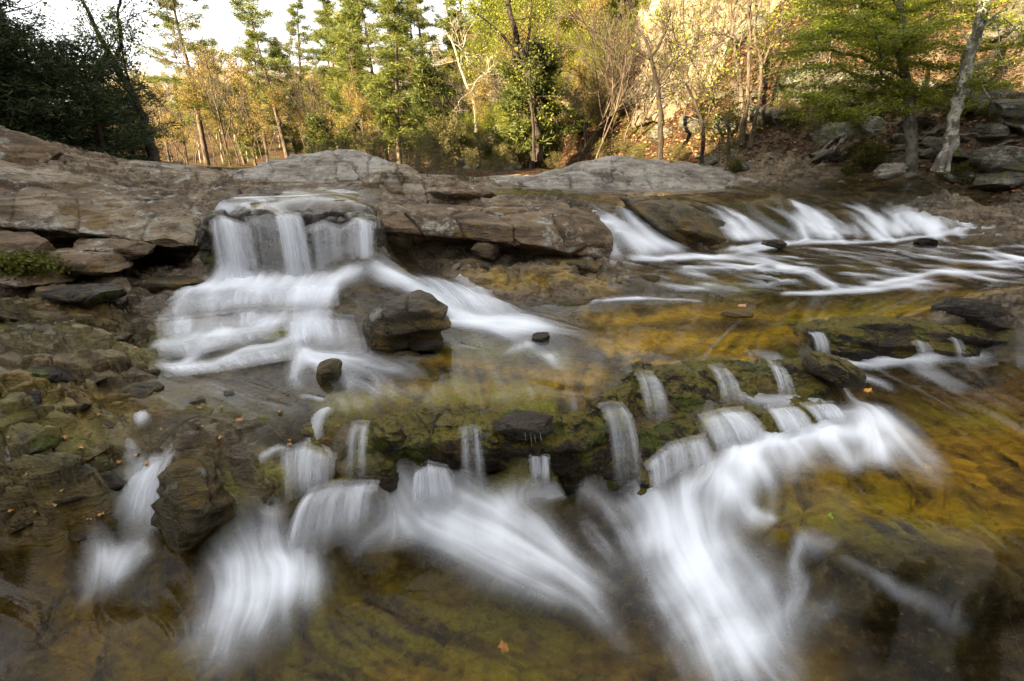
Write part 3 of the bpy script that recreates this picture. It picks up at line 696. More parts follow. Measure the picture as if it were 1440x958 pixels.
LITT = np.maximum(sstep(.15, .8, DRB), sstep(.2, 1.0, DLB)) * (GY > 5); WET = WET * (1 - LITT)
k = NT('river_bed_rock'); P = k.pos()
wet, gold, alg = k.attr('wet'), k.attr('gold'), k.attr('algae')
big = k.noise(P, 2.1, 8, .65); strata = k.noise(k.scaled(P, (1.5, 1.5, 10)), 2.2, 6, .62, .5); spots = k.noise(P, 13, 9, .72); fine = k.noise(P, 48, 8, .7)
f = k.math('ADD', k.math('MULTIPLY', big, .5), k.math('MULTIPLY', strata, .5))
dryc = k.ramp(f, [(.34, (.04, .029, .017)), (.48, (.155, .11, .065)), (.62, (.32, .255, .165))])
wetc = k.ramp(f, [(.34, (.010, .007, .003)), (.48, (.046, .032, .012)), (.62, (.14, .098, .038))])
col = k.mix(wet, dryc, wetc)
col = k.mix(k.math('MULTIPLY', k.attr('slate'), k.step(big, .25, .5)), col, k.ramp(f, [(.34, (.012, .012, .009)), (.5, (.036, .037, .028)), (.64, (.08, .08, .062))]))
col = k.mix(k.math('MULTIPLY', k.step(spots, .5, .62), .35), col, k.mix(wet, (.35, .33, .28), (.16, .125, .075)))
sp = k.step(k.noise(P, 7.5, 10, .78), .50, .57); col = k.mix(k.math('MULTIPLY', sp, .55), col, k.mix(wet, (.035, .027, .02), (.010, .007, .004)))
fl_ = k.step(k.noise(P, 26, 6, .7), .60, .66); col = k.mix(k.math('MULTIPLY', fl_, .5), col, k.mix(wet, (.36, .33, .27), (.20, .17, .115)))
lic = k.attr('streak')
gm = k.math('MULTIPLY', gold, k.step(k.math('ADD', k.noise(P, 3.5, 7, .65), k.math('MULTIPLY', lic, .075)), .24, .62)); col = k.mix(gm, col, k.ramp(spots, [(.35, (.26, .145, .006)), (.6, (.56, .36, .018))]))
am = k.math('MULTIPLY', alg, k.step(k.math('ADD', k.noise(P, 5.5, 7, .68), k.math('MULTIPLY', lic, .085)), .32, .60)); col = k.mix(am, col, k.ramp(fine, [(.35, (.10, .105, .007)), (.65, (.32, .30, .025))]))
mo = k.math('MULTIPLY', wet, k.step(k.noise(P, 3.2, 8, .7), .55, .68)); col = k.mix(k.math('MULTIPLY', mo, .6), col, (.085, .078, .012))
lt = k.math('MULTIPLY', k.attr('litter'), k.step(k.noise(P, 1.1, 8, .6), .25, .5)); col = k.mix(lt, col, k.ramp(k.noise(P, 9, 8, .7), [(.36, (.014, .008, .005)), (.5, (.055, .030, .014)), (.64, (.17, .10, .05))]))
rough = k.math('SUBTRACT', .88, k.math('MULTIPLY', wet, k.math('ADD', .38, k.math('MULTIPLY', big, .3))))
h = k.math('ADD', k.math('MULTIPLY', spots, 1.0), k.math('ADD', k.math('MULTIPLY', fine, .4), strata))
MAT['bed'] = k.done(k.principled(col, rough, k.bump(h, 1.0, .06), k.math('SUBTRACT', .5, k.math('MULTIPLY', k.attr('sub'), .46))))
bed_V = np.stack([GX, GY, BED], -1).reshape(-1, 3)
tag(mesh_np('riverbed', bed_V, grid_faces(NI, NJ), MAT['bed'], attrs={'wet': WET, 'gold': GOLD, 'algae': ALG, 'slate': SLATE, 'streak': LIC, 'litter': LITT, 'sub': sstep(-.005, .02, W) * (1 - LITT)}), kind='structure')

# the bed carries on to both sides, beyond the finely built part
def side_bed(sg):
    ys = np.exp(np.linspace(VB0, math.log(6.75 + C0), 150)) - C0; t = np.linspace(0, 1, 90) ** 1.3
    x0 = 1.315 * (ys + C0); X = sg * (x0[:, None] + (np.maximum(9.7, x0 + .02)[:, None] - x0[:, None]) * t[None]); Y = np.repeat(ys[:, None], 90, 1)
    q = rbf(X / (Y + C0), np.log(Y + C0)).reshape(*X.shape, 2); Sx = q[..., 0]; Wx = q[..., 1]
    n = fbm2(X * 2.2, Y * 2.6, 5, 15) * .16 + worley2(X * 2.1, Y * 2.6, 3)[0] * .10
    d = sstep(.008, -.03, Wx); bd = Sx - np.maximum(Wx, 0) + n * (.3 + .9 * d)
    bl = sstep(7.2, 9.3, np.abs(X)); bd = bd * (1 - bl) + (land(X, Y) - .02) * bl
    bl2 = sstep(0, .12, t)[None]; in_ = samp(BED, X * .9999, Y); bd = bd * bl2 + in_ * (1 - bl2)
    wt = Sx + np.minimum(Wx, 0) * 1.3 - .008
    F = grid_faces(*X.shape); F = F if sg > 0 else F[:, ::-1]; one = np.ones(X.shape)
    zero = one * 0; V = lambda z: np.stack([X, Y, z], -1).reshape(-1, 3)
    tag(mesh_np('riverbed', V(bd), F, MAT['bed'], attrs={'wet': .9 * one, 'gold': .15 * one, 'algae': .25 * one, 'slate': zero, 'streak': zero, 'litter': bl, 'sub': sstep(-.005, .02, Wx)}), kind='structure')
    ok = ((wt > bd - .03) & (bl < .3)).ravel()[F].all(1)
    return X, Y, wt, F[ok], np.clip(wt - bd, -.05, .5), V
SIDES = [side_bed(-1), side_bed(1)]
# ---- water mesh: only where it lies above (or just under) the rock
vis = (WAT > BED - .03) & (edge < .5)
m = vis.copy(); m[1:] |= vis[:-1]; m[:-1] |= vis[1:]; m[:, 1:] |= vis[:, :-1]; m[:, :-1] |= vis[:, 1:]
Fq = grid_faces(NI, NJ); keep = m.ravel()[Fq].all(1); Fq = Fq[keep]
used = np.unique(Fq); remap = np.full(NI * NJ, -1); remap[used] = np.arange(len(used))
wat_V = np.stack([GX, GY, WAT], -1).reshape(-1, 3)[used]
DEPTH = np.clip(WAT - BED, -.05, .5)

k = NT('stream_water'); P = k.pos()
foam, lic = k.attr('foam'), k.attr('streak')
rip = k.noise(k.scaled(P, (1, 1, 1)), 5, 4, .5)
hb = k.math('ADD', k.math('MULTIPLY', lic, .06), k.math('MULTIPLY', rip, .5))
nb = k.bump(hb, .18, .05)
fr = k.n('ShaderNodeFresnel'); fr.inputs['IOR'].default_value = 1.2; k.inp(fr, 'Normal', nb)
tr = k.n('ShaderNodeBsdfTransparent'); k.inp(tr, 'Color', k.mix(k.step(k.attr('depth'), .0, .30), (.99, .97, .90), (.93, .87, .62)))
gl = k.n('ShaderNodeBsdfGlossy'); k.inp(gl, 'Roughness', .13); k.inp(gl, 'Normal', nb); k.inp(gl, 'Color', (1, 1, 1))
clear = k.mixs(k.math('MULTIPLY', fr.outputs[0], 1.0), tr.outputs[0], gl.outputs[0])
df = k.n('ShaderNodeBsdfDiffuse'); k.inp(df, 'Color', (.86, .91, .99))
tl = k.n('ShaderNodeBsdfTranslucent'); k.inp(tl, 'Color', (.86, .91, .99))
white = k.mixs(.22, df.outputs[0], tl.outputs[0])
MAT['water'] = k.done(k.mixs(foam, clear, white))
tag(mesh_np('water', wat_V, remap[Fq], MAT['water'], attrs={'foam': FOAM.ravel()[used], 'streak': LIC.ravel()[used], 'depth': DEPTH.ravel()[used]}), kind='structure')

for X_, Y_, wt_, F_, dp_, V_ in SIDES:
    if len(F_): tag(mesh_np('water', V_(wt_), F_, MAT['water'], attrs={'foam': 0 * wt_, 'streak': 0 * wt_, 'depth': dp_}), kind='structure')
# ------------------------------------------------------------------ waterfalls: curved sheets of falling white water
k = NT('falling_water'); a = k.attr('foam')
df = k.n('ShaderNodeBsdfDiffuse'); k.inp(df, 'Color', (.86, .91, .99)); tl = k.n('ShaderNodeBsdfTranslucent'); k.inp(tl, 'Color', (.86, .91, .99))
trn = k.n('ShaderNodeBsdfTransparent'); gls = k.n('ShaderNodeBsdfGlossy'); k.inp(gls, 'Roughness', .25)
MAT['fall'] = k.done(k.mixs(a, k.mixs(.03, trn.outputs[0], gls.outputs[0]), k.mixs(.3, df.outputs[0], tl.outputs[0])))

def streaks(nu, seed, scales=(3, 7, 15, 34)):
    r = np.random.default_rng(seed); x = np.linspace(0, 1, nu); o = np.zeros(nu); t = 0
    for q, s in enumerate(scales):
        w = .8 ** q; kk = r.random(s + 2); o += w * np.interp(x, np.concatenate([[0], np.sort(r.random(s)), [1]]), kk); t += w
    return o / t

def waterfall(label, top, bot, dens, seed, bulge=.12, layers=3, width=120, group=None, thr=.28, end=.5):
    """top/bot: [(px, py, Y)] from left to right; dens: strength from left to right"""
    nu, nv = width, 46
    V_all, F_all, A_all = [], [], []; off = 0
    T = np.array([at_Y(*p) if len(p) == 3 else hit(*p) + (0, -.035, .022) for p in top]); B = np.array([at_Y(*p) if len(p) == 3 else hit(*p) + (0, -.03, .012) for p in bot]); xs = np.linspace(0, 1, nu)
    def line(Q): return np.stack([np.interp(xs, np.linspace(0, 1, len(Q)), Q[:, q]) for q in range(3)], 1)
    Tl, Bl = line(T), line(B); dn = np.interp(xs, np.linspace(0, 1, len(dens)), dens)
    for L in range(layers):
        rr_ = np.random.default_rng(seed * 3 + L); dn_ = dn * np.interp(xs, np.linspace(0, 1, 8), rr_.uniform(.25, 1.45, 8))
        st = streaks(nu, seed + L * 7); st2 = streaks(nu, seed + 50 + L * 3)
        t = np.linspace(0, 1, nv)[:, None, None]
        h = .45 * t + .55 * np.sqrt(t)                                 # thrown outward first, then falling
        z = .25 * t + .75 * t * t
        P3 = np.empty((nv, nu, 3))
        P3[..., :2] = Tl[None, :, :2] * (1 - h) + Bl[None, :, :2] * h
        P3[..., 2] = (Tl[None, :, 2] * (1 - z[..., 0]) + Bl[None, :, 2] * z[..., 0])
        P3[..., 1] -= bulge * .12 * L + .035 * (st[None] - .5) * (t[..., 0] ** .5) * 2
        P3[..., 0] += .02 * (st2[None] - .5) * t[..., 0]
        P3[0, :, 2] += .01
        tt = t[..., 0]
        nz = upsample(np.random.default_rng(seed + L).random((4, nu // 3)), nv, nu)
        ss = st[None] * (1 - .6 * tt) + st2[None] * tt * .6
        ss = (ss - ss.mean()) / ss.std() * .75 + (nz - .5) * 1.1
        al = 1 - np.exp(-1.05 / layers * 1.7 * (dn_[None] * (.5 + .6 * tt)) * np.exp(thr * 2.2 * ss))
        ed = np.minimum(xs, 1 - xs)[None]; al = al * sstep(0, .16, ed + .05 * (nz - .5))
        al = al * sstep(0, .16, tt + .10 * (st[None] - .5)) * (end + (1 - end) * sstep(1.0, .55, tt + .12 * (st2[None] - .5)))
        V_all.append(P3.reshape(-1, 3)); F_all.append(grid_faces(nv, nu) + off); A_all.append(np.clip(al, 0, .97).ravel()); off += nv * nu
    o = mesh_np('waterfall', np.vstack(V_all), np.vstack(F_all), MAT['fall'], attrs={'foam': np.concatenate(A_all)})
    set_origin(o, Bl[nu // 2])
    return tag(o, label, 'waterfall', group)

G1 = 'strands of the left waterfall'
waterfall('left strand of the tall white waterfall, pouring off the lip beside the grey ledge', [(296, 311, 4.87), (312, 303, 4.87), (330, 309, 4.86), (350, 315, 4.88)], [(306, 400, 4.66), (345, 401, 4.68), (374, 401, 4.72)], [.5, .35, .7, 1.1, .6, .2], 11, group=G1)
waterfall('narrow middle strand of the tall waterfall, falling as one smooth white column', [(386, 300, 4.94), (404, 298, 4.94), (422, 300, 4.94)], [(402, 402, 4.70), (424, 403, 4.70), (448, 402, 4.72)], [.5, 1, 1, 1, .45], 23, width=70, group=G1, thr=.2)
waterfall('right strand of the tall waterfall, a wide thin veil beside the brown slab', [(430, 320, 4.90), (455, 310, 4.9), (480, 318, 4.90), (505, 306, 4.9), (530, 314, 4.92)], [(436, 400, 4.74), (485, 399, 4.76), (534, 394, 4.80)], [.15, .45, .3, .5, .4, 1.0, .6], 37, group=G1)
waterfall('faint veil of water over dark rock in the middle of the tall waterfall', [(345, 306, 4.91), (370, 304, 4.92), (395, 306, 4.93)], [(360, 400, 4.74), (385, 400, 4.74), (410, 400, 4.74)], [.08, .16, .08, .16], 71, layers=2, group=G1)
G2 = 'small falls over the front ledge'
waterfall('rounded white plume spouting from the middle of the dark mossy front ledge', [(582, 662, 2.46), (602, 648, 2.46), (630, 655, 2.46)], [(576, 716, 2.36), (606, 722, 2.33), (650, 716, 2.37)], [.6, 1, 1, 1, .5], 5, .06, width=90, group=G2, end=.08, thr=.2)
waterfall('broad grey white plume at the left end of the front ledge', [(436, 688, 2.32), (470, 676, 2.33), (535, 676, 2.36)], [(398, 786, 2.1), (440, 786, 2.1), (530, 740, 2.24)], [.5, .9, .9, .6, .5, .6, .4], 6, .06, group=G2, end=.08)
waterfall('short straight spout under the flat slab of the front ledge', [(742, 640, 2.5), (758, 637, 2.5), (774, 640, 2.5)], [(744, 684, 2.44), (759, 686, 2.44), (774, 684, 2.44)], [.6, 1, .9, .5], 8, .05, layers=2, width=50, group=G2, end=.08, thr=.2)
waterfall('fan of white water pouring off the bench into the bright chute', [(905, 652, 2.56), (940, 622, 2.62), (990, 610, 2.68)], [(912, 706, 2.46), (950, 694, 2.46), (1010, 680, 2.46)], [.3, .7, .75, .8, .6, .3], 9, .06, group=G2, end=.08)
waterfall('leftmost small fall off the mossy bench, slanting right over green moss', [(980, 584, 2.80), (1010, 576, 2.84), (1042, 572, 2.87)], [(1004, 645, 2.56), (1046, 634, 2.62), (1088, 624, 2.68)], [.3, .8, .5, .9, .4], 10, .05, width=80, group=G2, end=.08)
waterfall('middle small fall off the mossy bench, a slanting white strand', [(1072, 572, 2.88), (1090, 568, 2.92), (1112, 567, 2.94)], [(1098, 620, 2.68), (1122, 614, 2.72), (1150, 606, 2.78)], [.4, .9, .8, .3], 15, .05, width=60, group=G2, end=.08)
waterfall('rightmost small fall off the mossy bench, beside the round mossy boulder', [(1122, 568, 2.94), (1145, 565, 2.96), (1170, 565, 2.98)], [(1150, 604, 2.8), (1170, 598, 2.83), (1192, 594, 2.86)], [.4, .6, .9, .5], 16, .05, width=60, group=G2, end=.08)
waterfall('thin pale spout beside the dark face at the right shelf', [(1134, 468, 3.92), (1144, 466, 3.92), (1154, 466, 3.92)], [(1146, 503, 3.86), (1158, 505, 3.86), (1170, 504, 3.86)], [.5, .95, .9, .4], 12, .05, layers=2, width=50, group=G2, end=.08, thr=.2)
waterfall('hanging sheet of thin water at the left of the front ledge', [(395, 632, 2.42), (430, 622, 2.48), (475, 640, 2.44)], [(398, 700, 2.25), (430, 705, 2.25), (470, 700, 2.3)], [.2, .35, .5, .3, .4, .1], 78, .05, layers=2, width=120, group=G2, end=.08)
waterfall('slanting sheet of thin water between the brown block and the left slope', [(210, 652, 2.44), (235, 640, 2.45), (262, 622, 2.48)], [(150, 752, 2.2), (190, 758, 2.18), (232, 740, 2.22)], [.2, .4, .45, .4, .3], 79, .04, layers=2, width=120, group=G2, end=.08)

# veils over the steps of the left cascade
G3 = 'veils over the steps of the left cascade'
waterfall('first white veil right under the tall waterfall, on the topmost step of the left cascade', [(243, 430), (285, 414), (345, 404), (415, 402), (478, 398)], [(226, 452), (280, 446), (340, 440), (415, 438), (480, 430)], [0.22, 0.37, 0.50, 0.62, 0.37, 0.50, 0.31], 201, .02, 2, 170, G3, .34, .1)
waterfall('second veil of the left cascade, wide and thin over brown and green rock', [(222, 452), (285, 446), (345, 438), (410, 436), (470, 440)], [(226, 484), (285, 474), (345, 466), (405, 466), (470, 474)], [0.43, 0.37, 0.22, 0.37, 0.31, 0.43, 0.31], 202, .02, 2, 170, G3, .36, .1)
waterfall('slanting lower veil at the left end of the left cascade', [(220, 488), (275, 478), (330, 470), (392, 456)], [(232, 506), (285, 498), (340, 488), (398, 476)], [0.31, 0.50, 0.31, 0.43, 0.25], 203, .02, 2, 130, G3, .36, .1)
waterfall('lowest thin veil of the left cascade, ending at the flat wet shelf', [(222, 516), (290, 510), (345, 496), (425, 482)], [(240, 530), (310, 524), (365, 514), (430, 504)], [0.31, 0.43, 0.25, 0.37, 0.25], 204, .02, 2, 130, G3, .36, .1)
waterfall('veil of the left cascade falling beside the olive brown boulder', [(400, 452), (440, 442), (500, 446)], [(408, 496), (450, 496), (512, 498)], [0.37, 0.50, 0.31, 0.37, 0.19], 205, .02, 2, 110, G3, .36, .1)
waterfall('broad slanting veil running down right of the olive brown boulder', [(560, 386), (610, 388), (655, 404)], [(640, 448), (680, 448), (722, 446)], [0.37, 0.31, 0.43, 0.31], 206, .02, 2, 110, G3, .34, .2)

for lb, xa, ya, Ya, xb, yb, Yb, w_, dn_ in (
        ('slim white thread spilling over the dark step near its left end', 905, 522, 3.06, 925, 588, 2.8, 14, [.1, .5, .3, .6, .1]),
        ('pale slanting thread spilling over the middle of the dark step', 1006, 512, 3.12, 1030, 566, 2.88, 12, [.1, .35, .55, .15]),
        ('short pale thread at the right part of the dark step', 1088, 510, 3.18, 1106, 556, 2.98, 10, [.1, .5, .4, .1]),
        ('wavering thin thread down the left part of the front ledge', 508, 592, 2.5, 500, 672, 2.3, 13, [.08, .35, .15, .4, .1]),
        ('faint double thread down the front ledge beside the flat slab', 660, 598, 2.44, 666, 690, 2.36, 15, [.05, .3, .08, .34, .05]),
        ('pale uneven thread at the right end of the front ledge', 858, 566, 2.68, 884, 680, 2.46, 18, [.05, .4, .2, .35, .45, .1]),
        ('low spout of water under the smooth rounded ledge at the right', 1288, 478, 3.9, 1302, 504, 3.84, 10, [.1, .55, .4, .1]),
        ('second low spout under the rounded ledge, nearer the frame edge', 1338, 474, 3.92, 1352, 503, 3.86, 7, [.1, .5, .3, .1])):
    dn_ = [.68 * q_ for q_ in dn_]
    waterfall(lb, [(xa - w_, ya + 3, Ya), (xa, ya, Ya), (xa + w_, ya + 2, Ya)], [(xb - w_ * 1.3, yb, Yb), (xb, yb + 4, Yb), (xb + w_ * 1.4, yb, Yb)], dn_, 500 + xa, .03, 2, 40, 'threads of water over the dark ledges', .3, .15)
# ------------------------------------------------------------------ boulders and slabs
_ICO = {}
def ico(sub):
    if sub not in _ICO:
        bm = bmesh.new(); bmesh.ops.create_icosphere(bm, subdivisions=sub, radius=1)
        V = np.array([v.co[:] for v in bm.verts]); F = np.array([[v.index for v in f.verts] for f in bm.faces]); bm.free()
        _ICO[sub] = (V, F)
    return _ICO[sub]

def rotm(rx, ry, rz):
    return np.array((Matrix.Rotation(rz, 3, 'Z') @ Matrix.Rotation(ry, 3, 'Y') @ Matrix.Rotation(rx, 3, 'X')))

def relief(P, N, seed, amp, scale, tilt=(.15, .1), crack=.45):
    s = P[:, 2] + tilt[0] * P[:, 0] + tilt[1] * P[:, 1] + .10 / scale * fbm3(P * 2.2 * scale, 3, seed + 40)
    q = s * scale + .22 * fbm3(P * 1.1 * scale, 3, seed + 44)
    led = (terrace(q, .21, .22) - q) / scale * sstep(-.12, .22, fbm3(P * 1.3 * scale, 2, seed + 61))
    n = fbm3(P * 1.4 * scale, 6, seed, .56); r = 1 - np.abs(fbm3(P * 2.7 * scale, 5, seed + 9)) * 5
    w = fbm3(P * .9 * scale, 3, seed + 70)[:, None]
    v1, g1 = worley2((P[:, 0] + .3 * w[:, 0]) * 2.1 * scale + P[:, 2] * scale, (P[:, 1] - P[:, 2] * 1.6 + .3 * w[:, 0]) * 2.1 * scale, seed)
    f6 = fbm3(P * 7 * scale, 4, seed + 80)
    d = amp * (1.25 * n + .3 * r + .28 * f6 + crack * (1.1 * v1 - .9 * np.exp(-g1 / .05))) + led * .8 * (1 - np.abs(N[:, 2:3].ravel()) * .6)
    return P + N * d[:, None]

def boulder_mesh(seed, size, power=.75, cuts=9, sub=6, amp=.12, cut=(.62, .92), scale=None):
    V, F = ico(sub); r = np.random.default_rng(seed)
    P = np.sign(V) * np.abs(V) ** power; P /= np.linalg.norm(P, axis=1)[:, None] ** .5
    for _ in range(cuts):
        n = r.normal(size=3); n /= np.linalg.norm(n); d = r.uniform(*cut)
        q = P @ n; over = np.maximum(q - d, 0); P = P - over[:, None] * n * .93
    N = P / (np.linalg.norm(P, axis=1)[:, None] + 1e-9)
    s = np.array(size, float); P = P * s
    N = N / s; N /= np.linalg.norm(N, axis=1)[:, None]
    m = float(np.mean(s)); sc = (.55 / m) if scale is None else scale
    return relief(P + seed * 3.3, N, seed, amp * m, sc) - seed * 3.3, F

def boulder(name, label, cat, px, py, Y, size, seed, mat, rot=(0, 0, 0), group=None, **kw):
    V, F = boulder_mesh(seed, size, **kw)
    p = at_Y(px, py, Y)
    V = V @ rotm(*[R(a) for a in rot]).T + p
    o = mesh_np(name, V, F, MAT[mat]); set_origin(o, p)
    return tag(o, label, cat, group)

def slab(name, label, cat, sections, seed, mat, amp=.05, scale=1.0, nu=220, per=22, group=None, zmode=False, crack=.7):
    """a ledge lofted through cross-sections: [(px, [(py, Y), ...])], rings closed"""
    K = len(sections); M = len(sections[0][1])
    def pt(px, a, Y): return np.array([(px - 720) / F_PX * (Y * CP - a * SP), Y, a]) if zmode else at_Y(px, a, Y)   # zmode: (height, Y)
    ring = np.array([[pt(px, a, Y) for a, Y in pts] for px, pts in sections])     # K,M,3
    t = np.linspace(0, K - 1, nu); i0 = np.minimum(t.astype(int), K - 2); f = (t - i0)[:, None, None]
    def pk(i): return ring[np.clip(i, 0, K - 1)]
    a, b, c2, d = pk(i0 - 1), pk(i0), pk(i0 + 1), pk(i0 + 2)
    rr = .5 * (2 * b + (c2 - a) * f + (2 * a - 5 * b + 4 * c2 - d) * f * f + (3 * b - a - 3 * c2 + d) * f ** 3)
    pts = []
    for j in range(M):
        A_, B_ = rr[:, j], rr[:, (j + 1) % M]
        for q in range(per): pts.append(A_ + (B_ - A_) * (q / per))
    P = np.stack(pts, 1)                                                             # nu, M*per, 3
    for _ in range(5): P = (P + .5 * np.roll(P, 1, 1) + .5 * np.roll(P, -1, 1)) / 2
    cen0, cen1 = P[0].mean(0), P[-1].mean(0); ex0 = (P[0] - P[1]).mean(0); ex1 = (P[-1] - P[-2]).mean(0)
    caps0 = [cen0 + (P[0] - cen0) * s + ex0 * e for s, e in ((.02, 6), (.35, 5.6), (.65, 4.6), (.86, 2.6), (.96, 1.2))]
    caps1 = [cen1 + (P[-1] - cen1) * s + ex1 * e for s, e in ((.96, 1.2), (.86, 2.6), (.65, 4.6), (.35, 5.6), (.02, 6))]
    P = np.concatenate([np.array(caps0), P, np.array(caps1)])
    nI, nJ = P.shape[:2]
    du = np.gradient(P, axis=0); dv = np.roll(P, -1, 1) - np.roll(P, 1, 1)
    N = np.cross(dv, du); N /= np.linalg.norm(N, axis=2)[..., None] + 1e-9
    out = np.sign(((P - P.mean(1, keepdims=True)) * N).sum())
    N = N * out
    V = relief(P.reshape(-1, 3), N.reshape(-1, 3), seed, amp, scale, crack=crack)
    F = grid_faces(nI, nJ, True)
    if out > 0: F = F[:, ::-1]
    o = mesh_np(name, V, F, MAT[mat]); set_origin(o, V.mean(0))
    return tag(o, label, cat, group)

# ledge at the left of the waterfall
slab('rock_ledge', 'long grey lichened ledge left of the waterfall, jutting over a dark hollow', 'rock', [
    (-300, [(330, 6.5), (215, 6.5), (218, 5.8), (245, 5.0), (330, 4.6), (350, 4.9), (400, 5.0)]),
    (-80, [(330, 6.5), (226, 6.4), (228, 5.8), (255, 5.0), (318, 4.55), (335, 4.85), (400, 5.0)]),
    (10, [(330, 6.5), (236, 6.4), (240, 5.8), (262, 5.1), (320, 4.6), (336, 4.9), (400, 5.1)]),
    (100, [(330, 6.5), (253, 6.4), (259, 5.8), (284, 5.2), (326, 4.75), (338, 5.05), (398, 5.2)]),
    (190, [(330, 6.5), (268, 6.4), (275, 5.9), (300, 5.3), (338, 4.9), (348, 5.3), (394, 5.5)]),
    (262, [(340, 6.4), (277, 6.3), (286, 5.8), (309, 5.3), (346, 5.0), (352, 5.4), (390, 5.5)]),
    (292, [(350, 6.2), (286, 6.1), (297, 5.8), (316, 5.45), (345, 5.25), (354, 5.5), (384, 5.6)])], 3, 'dry_rock', amp=.13, scale=.9, nu=420, per=46, crack=.25)
# slab between the two falls
slab('rock_slab', 'big brown slab between the waterfall and the white chute, with a dark hollow under its lip', 'rock', [
    (532, [(360, 6.3), (290, 6.4), (287, 6.0), (296, 5.55), (326, 5.35), (352, 5.55), (372, 5.7)]),
    (565, [(360, 6.4), (284, 6.5), (284, 6.05), (296, 5.5), (330, 5.35), (348, 5.65), (372, 5.8)]),
    (620, [(360, 6.4), (286, 6.6), (287, 6.05), (308, 5.45), (332, 5.3), (345, 5.75), (374, 5.95)]),
    (690, [(360, 6.4), (288, 6.7), (292, 6.0), (316, 5.35), (340, 5.2), (347, 5.75), (376, 5.95)]),
    (750, [(360, 6.5), (289, 6.7), (295, 6.0), (318, 5.4), (346, 5.2), (353, 5.7), (376, 5.9)]),
    (800, [(360, 6.5), (293, 6.6), (301, 6.0), (326, 5.5), (356, 5.3), (362, 5.6), (376, 5.85)]),
    (838, [(360, 6.5), (303, 6.5), (313, 6.1), (334, 5.7), (360, 5.5), (366, 5.7), (376, 5.85)]),
    (858, [(365, 6.4), (322, 6.3), (328, 6.1), (343, 5.85), (362, 5.7), (368, 5.8), (376, 5.9)])], 8, 'brown_rock', amp=.075, scale=1.0, nu=420, per=46)
# long pale slab behind the river
slab('rock_slab', 'long pale weathered slab lying beyond the upper river at the foot of the wooded hill', 'rock', [
    (690, [(280, 12), (252, 12), (251, 11), (256, 9.8), (268, 9.3), (275, 9.6), (280, 10)]),
    (760, [(280, 12), (246, 12), (245, 11), (252, 9.8), (268, 9.3), (275, 9.6), (280, 10)]),
    (820, [(280, 12.5), (232, 12.5), (230, 11.3), (246, 9.8), (268, 9.3), (275, 9.6), (280, 10)]),
    (880, [(280, 12.5), (224, 12.5), (223, 11.3), (243, 9.8), (267, 9.3), (275, 9.6), (280, 10)]),
    (960, [(280, 12.5), (231, 12.5), (230, 11.3), (250, 9.9), (268, 9.4), (275, 9.7), (280, 10)]),
    (1030, [(280, 12), (240, 12), (239, 11.2), (254, 10), (267, 9.6), (272, 9.8), (280, 10.2)]),
    (1100, [(280, 11.5), (252, 11.5), (250, 11), (258, 10.2), (266, 9.9), (272, 10), (280, 10.3)])], 13, 'pale_rock', amp=.10, scale=.8, nu=380, per=40)
slab('rock_slab', 'low grey whaleback slab on the skyline, left of the small trickle', 'rock', [
    (88, [(290, 9.5), (258, 9.2), (254, 8.8), (258, 8.4), (268, 8.1), (276, 8.3), (290, 8.6)]),
    (130, [(290, 9.5), (236, 9.2), (234, 8.7), (244, 8.2), (266, 7.9), (276, 8.2), (290, 8.6)]),
    (200, [(290, 9.5), (229, 9.3), (227, 8.7), (238, 8.2), (268, 7.8), (276, 8.1), (290, 8.6)]),
    (260, [(290, 9.5), (236, 9.3), (234, 8.7), (246, 8.2), (266, 7.8), (276, 8.1), (290, 8.6)]),
    (306, [(290, 9.5), (246, 9.2), (245, 8.8), (252, 8.5), (264, 8.2), (272, 8.4), (290, 8.7)])], 17, 'dry_rock', amp=.07, scale=.9, nu=260, per=36)
slab('rock_slab', 'broad grey whaleback slab on the skyline, right of the small trickle', 'rock', [
    (326, [(290, 9.8), (246, 9.8), (244, 9.4), (249, 8.8), (258, 8.5), (268, 8.7), (290, 8.9)]),
    (380, [(290, 10), (231, 10), (229, 9.5), (238, 8.8), (258, 8.4), (268, 8.6), (290, 8.9)]),
    (450, [(290, 10), (216, 10), (214, 9.5), (228, 8.8), (258, 8.3), (268, 8.6), (290, 8.9)]),
    (510, [(290, 10), (219, 10), (217, 9.5), (232, 8.8), (256, 8.3), (268, 8.6), (290, 8.9)]),
    (570, [(290, 10), (240, 10), (238, 9.5), (246, 8.8), (258, 8.3), (268, 8.6), (290, 8.9)])], 19, 'pale_rock', amp=.09, scale=.8, nu=260, per=36)
slab('rock_slab', 'flat grey brown slab just above the lip of the tall waterfall', 'rock', [
    (252, [(290, 7.9), (272, 7.8), (269, 7.4), (270, 7.0), (274, 6.8), (280, 6.9), (290, 7.2)]),
    (330, [(290, 7.9), (260, 7.9), (257, 7.4), (262, 6.9), (273, 6.6), (280, 6.8), (290, 7.2)]),
    (410, [(290, 7.9), (260, 7.9), (256, 7.4), (262, 6.9), (272, 6.6), (280, 6.8), (290, 7.2)]),
    (476, [(290, 7.9), (264, 7.8), (261, 7.4), (265, 7.0), (270, 6.8), (280, 6.9), (290, 7.2)])], 23, 'dry_rock', amp=.04, scale=1.1, nu=240, per=32)
